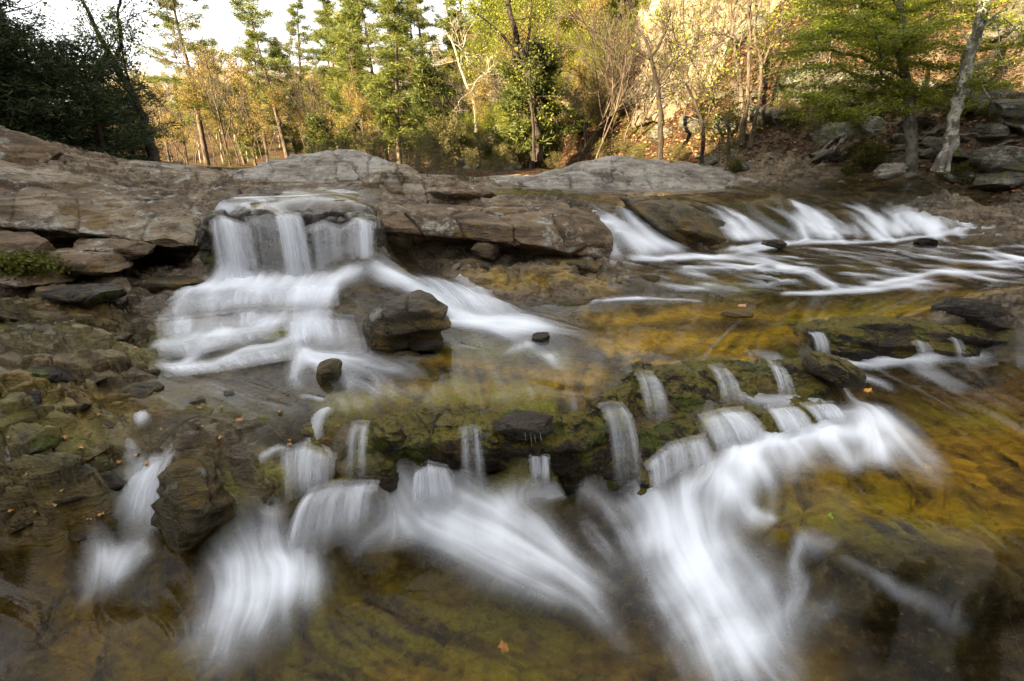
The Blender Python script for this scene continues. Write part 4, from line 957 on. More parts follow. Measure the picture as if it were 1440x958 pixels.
# the pale cliff and outcrops of the sunlit slope
slab('cliff', 'pale sunlit rock cliff rising behind slim trees, right of the centre', 'cliff', [
    (895, [(190, 22.36), (60, 23.22), (60, 19.78), (95, 18.49), (130, 17.63), (175, 16.77), (200, 18.92)]),
    (930, [(190, 21.58), (-40, 23.24), (-40, 19.92), (40, 18.26), (100, 17.26), (170, 16.18), (200, 18.26)]),
    (985, [(190, 20.54), (-140, 22.12), (-140, 19.75), (-20, 17.78), (80, 16.59), (165, 15.48), (200, 17.38)]),
    (1040, [(190, 19.24), (-140, 20.72), (-140, 18.50), (-30, 16.65), (70, 15.54), (150, 14.65), (200, 16.28)]),
    (1090, [(180, 17.16), (-120, 18.48), (-120, 16.50), (-10, 14.92), (70, 13.99), (140, 13.33), (190, 14.52)]),
    (1125, [(170, 16.12), (-20, 16.74), (-20, 14.88), (30, 14.01), (75, 13.33), (130, 12.77), (180, 13.64)])], 401, 'cliff_rock', amp=.42, scale=.42, nu=360, per=44, crack=.5)
slab('rock_ledge', 'pale sunlit rock ledge on the slope, between the dark trunk and the cliff', 'rock', [
    (770, [(200, 23), (112, 23), (112, 21.6), (120, 20.8), (135, 20.2), (160, 19.8), (200, 20.5)]),
    (820, [(190, 23), (98, 23), (96, 21.6), (104, 20.7), (128, 20), (160, 19.6), (190, 20.5)]),
    (870, [(190, 23), (92, 23), (90, 21.6), (100, 20.7), (124, 20), (158, 19.6), (190, 20.5)]),
    (900, [(190, 23), (105, 23), (104, 21.8), (114, 21), (130, 20.3), (160, 19.8), (190, 20.5)])], 402, 'cliff_rock', amp=.4, scale=.6, nu=220, per=30)
slab('rock_ledge', 'pale sunlit rock ledge behind the pale twisted bare tree', 'rock', [
    (638, [(215, 24), (150, 24), (148, 22), (158, 21), (172, 20.4), (195, 20), (220, 21)]),
    (680, [(215, 24), (134, 24), (132, 22), (146, 21), (170, 20.2), (200, 19.6), (220, 21)]),
    (715, [(215, 24), (142, 24), (140, 22), (152, 21), (176, 20.2), (200, 19.6), (220, 21)])], 403, 'cliff_rock', amp=.35, scale=.7, nu=180, per=30)
# boulders above the brown slab
slab('boulder', 'dark peaked boulder sitting behind the brown slab', 'rock', [
    (492, [(300, 7.3), (272, 7.2), (266, 6.9), (270, 6.6), (282, 6.4), (290, 6.5), (300, 6.7)]),
    (520, [(300, 7.3), (252, 7.2), (249, 6.9), (258, 6.6), (284, 6.35), (292, 6.5), (300, 6.7)]),
    (550, [(300, 7.3), (235, 7.2), (232, 6.9), (244, 6.6), (284, 6.3), (292, 6.5), (300, 6.7)]),
    (585, [(300, 7.3), (242, 7.2), (240, 6.9), (258, 6.6), (286, 6.3), (292, 6.5), (300, 6.7)]),
    (615, [(300, 7.3), (262, 7.2), (260, 6.9), (270, 6.6), (286, 6.4), (292, 6.5), (300, 6.7)])], 29, 'dry_rock', amp=.07, scale=1.3, nu=200, per=30)
boulder('boulder', 'squarish brown boulder at the right end of the dark peaked one', 'rock', 648, 277, 6.75, (.46, .35, .2), 31, 'brown_rock', (0, 4, 10))
boulder('boulder', 'large rounded grey boulder with a rusty end at the left edge of the frame', 'rock', 6, 218, 7.4, (.6, .6, .36), 33, 'brown_rock', (0, 12, 20), power=.8)
boulder('rock_slab', 'tilted brown slab dividing the white chute from the right cascades', 'rock', 950, 310, 6.6, (.84, .5, .25), 35, 'olive_rock', (8, 21, -8), cuts=12, power=.62, cut=(.6, .85))
boulder('boulder', 'olive brown boulder standing in the middle of the left cascade', 'rock', 572, 458, 3.72, (.31, .3, .23), 37, 'olive_rock', (0, -8, 15), amp=.16)
boulder('boulder', 'flat dark stone at the foot of the olive brown boulder', 'rock', 600, 484, 3.5, (.16, .09, .035), 38, 'dark_rock', (0, 0, 12), sub=5)
boulder('boulder', 'small amber brown stone split by white water below the left cascade', 'rock', 462, 522, 3.2, (.105, .1, .085), 39, 'olive_rock', (0, -10, 30), sub=5)
boulder('boulder', 'small mossy green stone at the edge of the centre foam', 'rock', 762, 476, 3.72, (.085, .07, .045), 41, 'dark_rock', (0, 0, 10), sub=5)
boulder('boulder', 'small black stone in the white water under the right cascades', 'rock', 1086, 344, 6.45, (.17, .12, .06), 43, 'dark_rock', sub=5)
boulder('boulder', 'low brown stone near the foot of the rightmost cascade', 'rock', 1347, 330, 7.3, (.24, .15, .05), 45, 'olive_rock', sub=5)
boulder('boulder', 'black stone poking out of the rapids at the right', 'rock', 1302, 341, 6.9, (.14, .1, .06), 46, 'dark_rock', sub=5)
boulder('rock_block', 'tan block wedged in the hollow under the brown slab', 'rock', 684, 352, 5.32, (.16, .14, .095), 47, 'brown_rock', (0, 6, 12), sub=5)
boulder('boulder', 'mossy brown stone below the left end of the brown slab', 'rock', 668, 381, 5.15, (.19, .18, .11), 48, 'olive_rock', (0, 0, 20), sub=6)
boulder('rock_slab', 'low brown stone shelf left of where the white chute lands', 'rock', 815, 376, 5.35, (.33, .2, .08), 49, 'olive_rock', (0, 5, 0))
# tan layers below the left ledge
boulder('rock_block', 'tan layered block under the left ledge, longest of the layers', 'rock', 118, 367, 4.55, (.42, .32, .085), 51, 'brown_rock', (0, 5, 6), cuts=14)
boulder('rock_block', 'thick tan block under the far left end of the ledge', 'rock', 22, 352, 4.4, (.34, .35, .15), 52, 'brown_rock', (0, 8, -6), cuts=14)
boulder('rock_block', 'thin leaning brown layer resting on the tan layers under the left ledge', 'rock', 165, 347, 4.85, (.36, .3, .08), 53, 'brown_rock', (0, 10, 4), cuts=14)
boulder('rock_block', 'cracked tan block at the foot of the left ledge', 'rock', 45, 394, 4.2, (.32, .26, .075), 54, 'brown_rock', (0, -4, 5), cuts=14)
boulder('rock_block', 'dark flat layer reaching towards the base of the waterfall', 'rock', 235, 398, 4.75, (.42, .22, .07), 55, 'olive_rock', (0, -3, -4), cuts=14)
boulder('rock_block', 'dark layered stone under the cracked tan block', 'rock', 120, 412, 4.05, (.4, .2, .06), 56, 'dark_rock', (0, -3, -4), cuts=14)
# foreground ledge
boulder('rock_block', 'brown block with a dark broken face beside the lower left channel', 'rock', 278, 702, 2.28, (.2, .25, .2), 61, 'olive_rock', (0, -6, 10), cuts=16, amp=.2, power=.5)
boulder('rock_block', 'black wet block at the lip of the front ledge', 'rock', 546, 618, 2.52, (.085, .1, .14), 62, 'ledge_rock', (0, 8, 20), cuts=12, amp=.18)
boulder('rock_slab', 'flat dark slab overhanging the front ledge above the short spout', 'rock', 738, 596, 2.56, (.21, .14, .055), 63, 'dark_rock', (0, -4, 4), cuts=12)
boulder('rock_block', 'rough black block under the flat slab of the front ledge', 'rock', 690, 622, 2.56, (.07, .1, .13), 64, 'ledge_rock', (0, 5, 0), cuts=12, amp=.18)
boulder('rock_block', 'mossy dark block low in the face of the front ledge', 'rock', 545, 668, 2.44, (.075, .09, .085), 65, 'ledge_rock', (0, 0, 30), amp=.18)
boulder('boulder', 'round mossy boulder at the right end of the middle ledge', 'rock', 1172, 524, 3.2, (.17, .2, .10), 66, 'ledge_rock', (0, 24, 10), amp=.18)
boulder('boulder', 'broad dark lumpy rock at the right edge of the golden shelf', 'rock', 1372, 448, 4.3, (.42, .24, .15), 67, 'dark_rock', (0, 6, -10), cuts=14)
boulder('boulder', 'flat brown stone just above the water of the golden shelf', 'rock', 1036, 440, 4.35, (.14, .1, .03), 69, 'olive_rock', sub=5)
boulder('boulder', 'big dark boulder just under the water of the right pool', 'rock', 1335, 805, 1.86, (.36, .19, .13), 70, 'olive_rock', (12, 3, -14), cuts=8, power=.95)
# dark wet faces the water runs over
slab('rock_ledge', 'dark mossy broken face of the front ledge, in the middle of the foreground', 'rock', [
    (430, [(-1.600, 2.95), (-1.487, 2.75), (-1.487, 2.58), (-1.600, 2.42), (-1.720, 2.37), (-1.920, 2.36), (-1.950, 2.60)]),
    (490, [(-1.550, 3.00), (-1.447, 2.80), (-1.442, 2.64), (-1.560, 2.48), (-1.660, 2.39), (-1.920, 2.38), (-1.950, 2.60)]),
    (560, [(-1.550, 3.00), (-1.442, 2.80), (-1.437, 2.61), (-1.500, 2.48), (-1.620, 2.53), (-1.920, 2.46), (-1.950, 2.60)]),
    (630, [(-1.550, 3.00), (-1.442, 2.80), (-1.437, 2.59), (-1.460, 2.47), (-1.640, 2.52), (-1.920, 2.50), (-1.950, 2.70)]),
    (700, [(-1.550, 3.00), (-1.437, 2.82), (-1.432, 2.58), (-1.500, 2.48), (-1.660, 2.55), (-1.920, 2.59), (-1.950, 2.80)]),
    (780, [(-1.550, 3.00), (-1.427, 2.85), (-1.422, 2.62), (-1.520, 2.51), (-1.660, 2.54), (-1.920, 2.59), (-1.950, 2.80)]),
    (840, [(-1.550, 3.10), (-1.412, 2.95), (-1.407, 2.76), (-1.500, 2.61), (-1.680, 2.60), (-1.920, 2.59), (-1.950, 2.80)]),
    (885, [(-1.550, 3.20), (-1.402, 3.10), (-1.397, 2.96), (-1.520, 2.73), (-1.700, 2.64), (-1.920, 2.59), (-1.950, 2.80)])], 301, 'ledge_rock', amp=.10, scale=2.3, nu=520, per=40, zmode=True, crack=.18)
slab('rock_ledge', 'dark wet step right of the front ledge, between the golden shelf and the bench', 'rock', [
    (868, [(-1.50, 3.4), (-1.385, 3.32), (-1.385, 3.17), (-1.45, 3.08), (-1.52, 2.98), (-1.58, 2.92), (-1.62, 3.2)]),
    (950, [(-1.50, 3.4), (-1.355, 3.33), (-1.36, 3.20), (-1.43, 3.08), (-1.50, 2.98), (-1.56, 2.92), (-1.62, 3.2)]),
    (1050, [(-1.50, 3.4), (-1.350, 3.40), (-1.355, 3.26), (-1.42, 3.14), (-1.49, 3.04), (-1.55, 2.98), (-1.62, 3.3)]),
    (1130, [(-1.50, 3.5), (-1.345, 3.45), (-1.35, 3.31), (-1.41, 3.22), (-1.48, 3.12), (-1.56, 3.06), (-1.62, 3.3)]),
    (1175, [(-1.50, 3.5), (-1.36, 3.42), (-1.37, 3.30), (-1.43, 3.22), (-1.50, 3.14), (-1.58, 3.08), (-1.62, 3.3)])], 302, 'ledge_rock', amp=.085, scale=2.4, nu=360, per=34, zmode=True, crack=.18)
slab('rock_ledge', 'mossy front of the bench, under the row of small falls', 'rock', [
    (900, [(-1.70, 2.95), (-1.575, 2.90), (-1.58, 2.78), (-1.66, 2.66), (-1.76, 2.55), (-1.86, 2.50), (-1.90, 2.8)]),
    (960, [(-1.66, 3.0), (-1.535, 2.93), (-1.54, 2.82), (-1.60, 2.66), (-1.68, 2.54), (-1.76, 2.46), (-1.86, 2.8)]),
    (1060, [(-1.62, 3.1), (-1.52, 3.05), (-1.525, 2.92), (-1.57, 2.80), (-1.61, 2.70), (-1.68, 2.64), (-1.80, 2.9)]),
    (1160, [(-1.60, 3.2), (-1.515, 3.12), (-1.52, 3.02), (-1.555, 2.95), (-1.59, 2.90), (-1.66, 2.86), (-1.75, 3.1)])], 303, 'ledge_rock', amp=.07, scale=2.6, nu=320, per=34, zmode=True, crack=.18)
slab('rock_ledge', 'smooth dark rounded ledge at the right, with green water sliding over it', 'rock', [
    (1122, [(-1.50, 4.3), (-1.325, 4.2), (-1.33, 4.02), (-1.42, 3.95), (-1.52, 3.91), (-1.62, 3.88), (-1.65, 4.2)]),
    (1180, [(-1.50, 4.4), (-1.318, 4.3), (-1.325, 4.08), (-1.42, 3.98), (-1.52, 3.95), (-1.62, 3.92), (-1.65, 4.2)]),
    (1260, [(-1.50, 4.4), (-1.312, 4.3), (-1.32, 4.12), (-1.40, 4.00), (-1.50, 3.97), (-1.62, 3.94), (-1.65, 4.2)]),
    (1340, [(-1.50, 4.4), (-1.318, 4.3), (-1.33, 4.10), (-1.42, 4.00), (-1.52, 3.97), (-1.62, 3.94), (-1.65, 4.2)]),
    (1410, [(-1.50, 4.4), (-1.335, 4.3), (-1.35, 4.10), (-1.44, 4.02), (-1.54, 3.99), (-1.62, 3.96), (-1.65, 4.2)])], 304, 'ledge_rock', amp=.07, scale=1.6, nu=320, per=34, zmode=True, crack=.18)
slab('rock_wall', 'dark wet rock wall behind the strands of the tall waterfall', 'rock', [
    (292, [(-.75, 5.46), (-.55, 5.21), (-.56, 4.96), (-.80, 4.92), (-1.0, 4.94), (-1.2, 4.88), (-1.25, 5.26)]),
    (350, [(-.75, 5.46), (-.50, 5.26), (-.52, 5.00), (-.75, 4.90), (-1.0, 4.90), (-1.2, 4.84), (-1.25, 5.26)]),
    (420, [(-.75, 5.56), (-.49, 5.31), (-.52, 5.04), (-.72, 4.92), (-1.0, 4.92), (-1.2, 4.86), (-1.25, 5.26)]),
    (490, [(-.75, 5.56), (-.51, 5.26), (-.55, 5.02), (-.74, 4.93), (-1.0, 4.95), (-1.2, 4.89), (-1.25, 5.26)]),
    (535, [(-.75, 5.56), (-.56, 5.26), (-.60, 5.04), (-.80, 4.96), (-1.0, 4.98), (-1.2, 4.91), (-1.25, 5.26)])], 305, 'dark_rock', amp=.09, scale=1.5, nu=320, per=34, zmode=True)
# loose broken slabs on the left bank
r_ = random.Random(5)
LOOSE = [(40, 470, .16), (120, 500, .13), (170, 470, .12), (60, 520, .14), (130, 532, .12), (190, 548, .13), (30, 560, .15), (100, 570, .13), (160, 590, .11), (55, 615, .13), (120, 632, .1), (20, 650, .13), (90, 690, .11), (40, 715, .12), (110, 745, .09), (210, 520, .1), (10, 440, .15), (80, 445, .13), (150, 432, .12), (270, 560, .1), (330, 548, .1), (150, 670, .1), (360, 585, .07), (200, 430, .11)]
WORDS = ['upper', 'lower']
for n_, (px, py, s) in enumerate(LOOSE):
    P = hit(px, py)
    V, F = boulder_mesh(100 + n_, (s * r_.uniform(.9, 1.5), s * r_.uniform(.7, 1.1), s * r_.uniform(.25, .42)), cuts=22, sub=5, amp=.15, power=.55, cut=(.42, .85))
    V = V @ rotm(r_.uniform(-.3, .3), r_.uniform(-.35, .35), r_.uniform(-1, 1)).T + P - (0, 0, .03)
    o = mesh_np('loose_slab', V, F, MAT['olive_rock' if n_ % 3 else 'dark_rock']); set_origin(o, P)
    tag(o, 'broken wet slab lying loose on the fractured left bank', 'rock', 'broken slabs on the left bank')
# ------------------------------------------------------------------ light
SUN_EL, SUN_AZ = R(22), math.atan2(-.75, -.66)        # from the left and behind, low
wd = bpy.data.worlds.new('World'); scene.world = wd; wd.use_nodes = True
t = wd.node_tree; bg = t.nodes['Background']
sky = t.nodes.new('ShaderNodeTexSky'); sky.sky_type = 'NISHITA'; sky.sun_disc = False
sky.sun_elevation = SUN_EL; sky.sun_rotation = SUN_AZ % (2 * math.pi)
sky.air_density = 1.0; sky.dust_density = 2.0; sky.ozone_density = 1.0
# thin bright cloud veil over the blue
tc = t.nodes.new('ShaderNodeTexCoord'); mp = t.nodes.new('ShaderNodeMapping'); mp.inputs['Scale'].default_value = (1, 1, 2.5)
t.links.new(tc.outputs['Generated'], mp.inputs['Vector'])
cn = t.nodes.new('ShaderNodeTexNoise'); cn.inputs['Scale'].default_value = 1.6; cn.inputs['Detail'].default_value = 5
t.links.new(mp.outputs[0], cn.inputs['Vector'])
mr = t.nodes.new('ShaderNodeMapRange'); mr.inputs['From Min'].default_value = .25; mr.inputs['From Max'].default_value = .8
mr.inputs['To Min'].default_value = .6; mr.inputs['To Max'].default_value = .9
t.links.new(cn.outputs['Fac'], mr.inputs['Value'])
mx = t.nodes.new('ShaderNodeMix'); mx.data_type = 'RGBA'
t.links.new(mr.outputs[0], mx.inputs[0]); t.links.new(sky.outputs[0], mx.inputs[6]); mx.inputs[7].default_value = (5.2, 5.05, 4.8, 1)
t.links.new(mx.outputs[2], bg.inputs['Color']); bg.inputs['Strength'].default_value = .058
sl = bpy.data.lights.new('sun', 'SUN'); sl.energy = 4.3; sl.angle = R(.5); sl.color = (1.0, .78, .46)
so = bpy.data.objects.new('sun', sl); COL.objects.link(so)
dv = Vector((math.sin(SUN_AZ) * math.cos(SUN_EL), math.cos(SUN_AZ) * math.cos(SUN_EL), math.sin(SUN_EL)))
so.rotation_euler = dv.to_track_quat('Z', 'Y').to_euler(); so.location = dv * 60
vs = scene.view_settings; vs.view_transform = 'Standard'; vs.look = 'None'; vs.exposure = 3.12; vs.gamma = 1; vs.use_curve_mapping = False
cy = scene.cycles
cy.use_denoising = True; cy.denoiser = 'OPENIMAGEDENOISE'; cy.max_bounces = 6; cy.diffuse_bounces = 3; cy.glossy_bounces = 2; cy.transmission_bounces = 3; cy.transparent_max_bounces = 14
cy.use_adaptive_sampling = True; cy.adaptive_threshold = .02; cy.caustics_reflective = False; cy.caustics_refractive = False; cy.sample_clamp_indirect = 6

# ------------------------------------------------------------------ the land
def land_mesh():
    a = np.concatenate([np.linspace(-150, -34, 40), np.linspace(-32, 32, 330), np.linspace(34, 150, 40)])
    b = np.concatenate([np.linspace(-60, -8, 30), np.linspace(-7, 45, 300), np.linspace(46, 300, 120)])
    X, Yy = np.meshgrid(a, b); Z = land(X, Yy)
    dr = seg_dist(X, Yy, RBANK)
    rough = sstep(.5, 3, dr) * (fbm2(X * 2.1, Yy * 2.1, 4, 61) * .5) * sstep(60, 30, Yy)
    Z = Z + rough
    inside = sstep(12.9, 11.8, Yy) * ((np.abs(X / (np.maximum(Yy, 0) + C0)) < 1.34) | ((np.abs(X) < 9.2) & (Yy < 6.6))) * (Yy > .0)
    Z = Z - 3.2 * inside
    near = (Yy <= .3) & (np.abs(X) < 7); Z = np.where(near, np.minimum(Z, -2.3), Z)
    return X, Yy, Z
LX, LY, LZ = land_mesh()
k = NT('leaf_litter_ground'); P = k.pos()
n1 = k.noise(P, 1.1, 8, .6); n2 = k.noise(P, 9, 8, .7); n3 = k.vor(P, 16, 'F1', 'Color')
litter = k.ramp(n2, [(.35, (.014, .008, .005)), (.5, (.055, .030, .014)), (.64, (.16, .095, .05))])
litter = k.mix(.25, litter, n3, 'SOFT_LIGHT')
rockc = k.ramp(n2, [(.35, (.05, .042, .03)), (.5, (.14, .12, .09)), (.66, (.30, .27, .21))])
nz = k.n('ShaderNodeSeparateXYZ'); k.inp(nz, 0, k.n('ShaderNodeNewGeometry').outputs['Normal'])
steep = k.step(k.math('ADD', nz.outputs[2], k.math('MULTIPLY', k.math('SUBTRACT', n1, .5), .9)), .44, .26)
col = k.mix(steep, litter, rockc)
mossf = k.math('MULTIPLY', k.step(k.noise(P, .8, 6, .6), .53, .62), .8)
col = k.mix(mossf, col, k.ramp(n2, [(.35, (.045, .05, .01)), (.65, (.12, .12, .025))]))
h = k.math('ADD', n2, k.math('MULTIPLY', k.noise(P, 40, 6, .7), .4))
MAT['ground'] = k.done(k.principled(col, .95, k.bump(h, 1.0, .14), .15))
tag(mesh_np('ground', np.stack([LX, LY, LZ], -1).reshape(-1, 3), grid_faces(*LX.shape), MAT['ground']), kind='structure')
def samp_land(x, y):
    """height of the ground mesh at points"""
    a = LX[0]; b = LY[:, 0]; j = np.clip(np.searchsorted(a, x) - 1, 0, len(a) - 2); i = np.clip(np.searchsorted(b, y) - 1, 0, len(b) - 2)
    fx = (x - a[j]) / (a[j + 1] - a[j]); fy = (y - b[i]) / (b[i + 1] - b[i])
    g = LZ[i, j] * (1 - fx) * (1 - fy) + LZ[i, j + 1] * fx * (1 - fy) + LZ[i + 1, j] * (1 - fx) * fy + LZ[i + 1, j + 1] * fx * fy
    ins = (y < 12.5) & (y > .2) & (np.abs(x / (np.maximum(y, 0) + C0)) < 1.30)
    return np.where(ins, samp(BED, np.asarray(x, float), np.asarray(y, float)), g)

def land_hit(px, py):
    P = np.exp(np.linspace(math.log(8.2), math.log(90), 1200))[:, None] * ray(px, py)[None]
    b = P[:, 2] < samp_land(P[:, 0], P[:, 1])
    return P[int(np.argmax(b))] if b.any() else None
# ------------------------------------------------------------------ foliage and bark materials
def leaf_mat(name, c0, c1, c2, trans=.35):
    k = NT(name); g = k.n('ShaderNodeNewGeometry')
    col = k.ramp(g.outputs['Random Per Island'], [(.1, c0), (.5, c1), (.9, c2)])
    d = k.principled(col, .6, None, .25); tl = k.n('ShaderNodeBsdfTranslucent'); k.inp(tl, 'Color', col)
    return k.done(k.mixs(trans, d, tl.outputs[0]))
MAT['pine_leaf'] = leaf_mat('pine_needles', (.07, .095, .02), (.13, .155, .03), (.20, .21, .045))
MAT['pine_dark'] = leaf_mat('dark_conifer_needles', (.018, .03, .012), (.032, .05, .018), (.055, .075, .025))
MAT['cedar_leaf'] = leaf_mat('cedar_needles', (.04, .055, .012), (.075, .095, .02), (.13, .14, .03))
MAT['spring_leaf'] = leaf_mat('fresh_spring_leaves', (.11, .135, .012), (.18, .205, .02), (.27, .275, .04), .45)
MAT['green_leaf'] = leaf_mat('bright_green_leaves', (.07, .11, .012), (.12, .17, .018), (.18, .22, .03), .45)
MAT['layer_leaf'] = leaf_mat('yellow_green_leaves', (.16, .20, .012), (.25, .29, .022), (.34, .36, .05), .5)
MAT['orange_leaf'] = leaf_mat('coppery_buds', (.25, .16, .035), (.34, .25, .05), (.42, .34, .09), .4)
MAT['shrub_leaf'] = leaf_mat('olive_shrub_leaves', (.06, .06, .012), (.10, .10, .02), (.16, .14, .035))
MAT['moss'] = leaf_mat('moss_tufts', (.05, .06, .006), (.09, .10, .01), (.14, .15, .02))
MAT['litter'] = leaf_mat('dead_leaves', (.10, .05, .022), (.20, .11, .05), (.34, .22, .13), .1)
def bark_mat(name, a, b, c2, sc=14, lich=None):
    k = NT(name); P = k.obj()
    f = k.noise(k.scaled(P, (1, 1, .22)), sc, 6, .65)
    col = k.ramp(f, [(.35, a), (.5, b), (.65, c2)])
    if lich: col = k.mix(k.step(k.noise(P, 6, 7, .7), .48, .58), col, lich)
    return k.done(k.principled(col, .95, k.bump(f, .8, .03), .2))
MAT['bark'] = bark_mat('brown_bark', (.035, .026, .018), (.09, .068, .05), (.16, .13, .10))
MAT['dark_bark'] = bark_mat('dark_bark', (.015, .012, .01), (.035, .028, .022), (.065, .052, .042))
MAT['grey_bark'] = bark_mat('grey_bark', (.04, .034, .028), (.10, .088, .072), (.17, .15, .125), lich=(.19, .19, .155))
MAT['pale_bark'] = bark_mat('pale_bark', (.20, .17, .13), (.36, .32, .26), (.50, .46, .38))
MAT['lichen_bark'] = bark_mat('lichen_covered_bark', (.05, .045, .04), (.14, .125, .105), (.24, .22, .19), 10, (.40, .40, .33))

# ------------------------------------------------------------------ growing wood
class Wood:
    def __init__(s): s.V, s.F, s.n = [], [], 0
    def tube(s, pts, rad, sides=6):
        pts = np.asarray(pts, float); n = len(pts)
        tg = np.gradient(pts, axis=0); tg /= np.linalg.norm(tg, axis=1)[:, None] + 1e-9
        up = np.array([.31, .17, .93]) if abs(tg[0, 2]) < .8 else np.array([.97, .2, .1])
        a = np.cross(tg, up); a /= np.linalg.norm(a, axis=1)[:, None] + 1e-9; b = np.cross(tg, a)
        th = np.arange(sides) * 2 * math.pi / sides
        ring = pts[:, None] + np.asarray(rad)[:, None, None] * (np.cos(th)[None, :, None] * a[:, None] + np.sin(th)[None, :, None] * b[:, None])
        s.V.append(ring.reshape(-1, 3)); s.F.append(grid_faces(n, sides, True) + s.n); s.n += n * sides
    def mesh(s, name, mat, parent=None, link=True):
        return mesh_np(name, np.vstack(s.V), np.vstack(s.F), MAT[mat], parent, link=link)

def wander(r, p, d, L, n, bend, lift=0.0):
    P = [np.array(p, float)]; d = np.array(d, float); d /= np.linalg.norm(d)
    for _ in range(n):
        d = d + r.normal(size=3) * bend + np.array([0, 0, lift]); d /= np.linalg.norm(d)
        P.append(P[-1] + d * L / n)
    return np.array(P), d

def leaves(r, C, size, flat=0.0, aspect=.55, droop=0.0):
    """diamond leaves at the points C"""
    n = len(C); a = r.normal(size=(n, 3)); a[:, 2] *= (1 - flat); a[:, 2] -= droop
    a /= np.linalg.norm(a, axis=1)[:, None] + 1e-9
    q = r.normal(size=(n, 3)); q[:, :2] *= (1 - flat * .8)
    b = np.cross(a, q); b /= np.linalg.norm(b, axis=1)[:, None] + 1e-9
    s = (size * r.uniform(.6, 1.35, n))[:, None]
    V = np.stack([C - a * s * .5, C + b * s * aspect * .5, C + a * s * .5, C - b * s * aspect * .5], 1).reshape(-1, 3)
    return V, np.arange(n * 4).reshape(-1, 4)

def grow(r, wood, tips, p, d, L, rad, lev, spread=.75, kids=5, bend=.10, lift=.03, minr=.006, sides=(8, 6, 4, 3, 3), first=.35):
    n = 9 if lev == 0 else 6
    P, dl = wander(r, p, d, L, n, bend * (1 + .35 * lev), lift)
    rr = np.linspace(rad, max(rad * .35, minr), n + 1)
    wood.tube(P, rr, sides[min(len(sides) - 1, grow.top - lev)])
    if lev == 0: tips.append(P[2:]); return
    for _ in range(kids):
        t = r.uniform(first if lev == grow.top else .25, 1.0); k = min(int(t * n), n - 1); f = t * n - k
        q = P[k] * (1 - f) + P[k + 1] * f; ax = P[k + 1] - P[k]; ax /= np.linalg.norm(ax)
        s = r.normal(size=3); s -= ax * (s @ ax); s /= np.linalg.norm(s) + 1e-9
        ang = spread * r.uniform(.6, 1.25)
        nd = ax * math.cos(ang) + s * math.sin(ang)
        grow(r, wood, tips, q, nd, L * r.uniform(.42, .68) * (1 - .35 * t * (lev == grow.top)), max(rr[k] * r.uniform(.45, .65), minr), lev - 1, spread, kids, bend, lift, minr, sides)
grow.top = 3

def clump(r, tips, per, sp, keep=1.0):
    C = np.vstack([t for t in tips if r.random() < keep])
    C = np.repeat(C, per, 0); return C + r.normal(size=C.shape) * sp

def make_tree(name, label, group, seed, H, rad, bark, leaf=None, lean=(0, 0), kids=5, levels=3, per=6, lsize=.09, spr=.16, spread=.75, first=.35, bend=.08, keep=1.0, flat=.2, minr=.008, lift=.03):
    r = np.random.default_rng(seed); w = Wood(); tips = []
    grow.top = levels
    grow(r, w, tips, (0, 0, -.15), (lean[0], lean[1], 1), H, rad, levels, spread, kids, bend, lift, minr, first=first)
    root = empty(name, (0, 0, 0), label, 'tree', group)
    w.mesh('trunk', bark, root)
    if leaf:
        V, F = leaves(r, clump(r, tips, per, spr, keep), lsize, flat)
        mesh_np('crown', V, F, MAT[leaf], root, smooth=False)
    return root

def make_conifer(name, label, group, seed, H, rad, bark, leaf, base=.3, width=.22, nb=46, tufts=9, blades=15, bl=.21, bw=.015, droop=-.05, sparse=.85, lean=(0, 0), irregular=.4, top_round=.0):
    r = np.random.default_rng(seed); w = Wood(); VB, n0 = [], 0
    P, _ = wander(r, (0, 0, -.2), (lean[0], lean[1], 1), H + .2, 16, .022, .02)
    w.tube(P, np.linspace(rad, rad * .12, 17), 8)
    for b in range(nb):
        t = base + (1 - base) * ((b + r.random()) / nb); k = min(int(t * 16), 15); q = P[k] + (P[k + 1] - P[k]) * (t * 16 - k)
        if r.random() > sparse: continue
        az = b * 2.4 + r.normal() * .5
        prof = ((1 - t) / (1 - base)) ** (.75 - .4 * top_round) * (.55 + .45 * sstep(base, base + .25, t)) + .06
        L = H * width * prof * r.uniform(1 - irregular, 1 + irregular)
        d = np.array([math.cos(az), math.sin(az), droop + .55 * max(0, t - .6) + r.normal() * .10])
        B, _ = wander(r, q, d, L, 6, .10, .04)
        w.tube(B, np.linspace(max(.018, rad * .2 * prof), .006, 7), 4)
        m = max(2, int(tufts * (.35 + .65 * prof)))
        tt = r.uniform(.3, 1.05, m); kk = np.minimum((tt * 6).astype(int), 5)
        C = B[kk] + (B[kk + 1] - B[kk]) * (tt * 6 - kk)[:, None]
        lat = np.cross(d, (0, 0, 1)); lat /= np.linalg.norm(lat)
        C = C + lat * r.normal(size=(m, 1)) * L * .17 + np.array([0, 0, 1]) * r.normal(size=(m, 1)) * .06
        C = np.repeat(C, blades, 0) + r.normal(size=(m * blades, 3)) * (.10, .10, .05)
        a = r.normal(size=(len(C), 3)) + d * .7; a[:, 2] = a[:, 2] * .6 + .25; a /= np.linalg.norm(a, axis=1)[:, None]
        s = np.cross(a, r.normal(size=a.shape)); s /= np.linalg.norm(s, axis=1)[:, None]
        ll = bl * r.uniform(.6, 1.3, (len(C), 1)); 
        VB.append(np.stack([C - s * bw, C + s * bw, C + a * ll], 1).reshape(-1, 3))
    root = empty(name, (0, 0, 0), label, 'tree', group)
    w.mesh('trunk', bark, root)
    V = np.vstack(VB)
    mesh_np('crown', V, np.arange(len(V)).reshape(-1, 3), MAT[leaf], root, smooth=False)
    return root

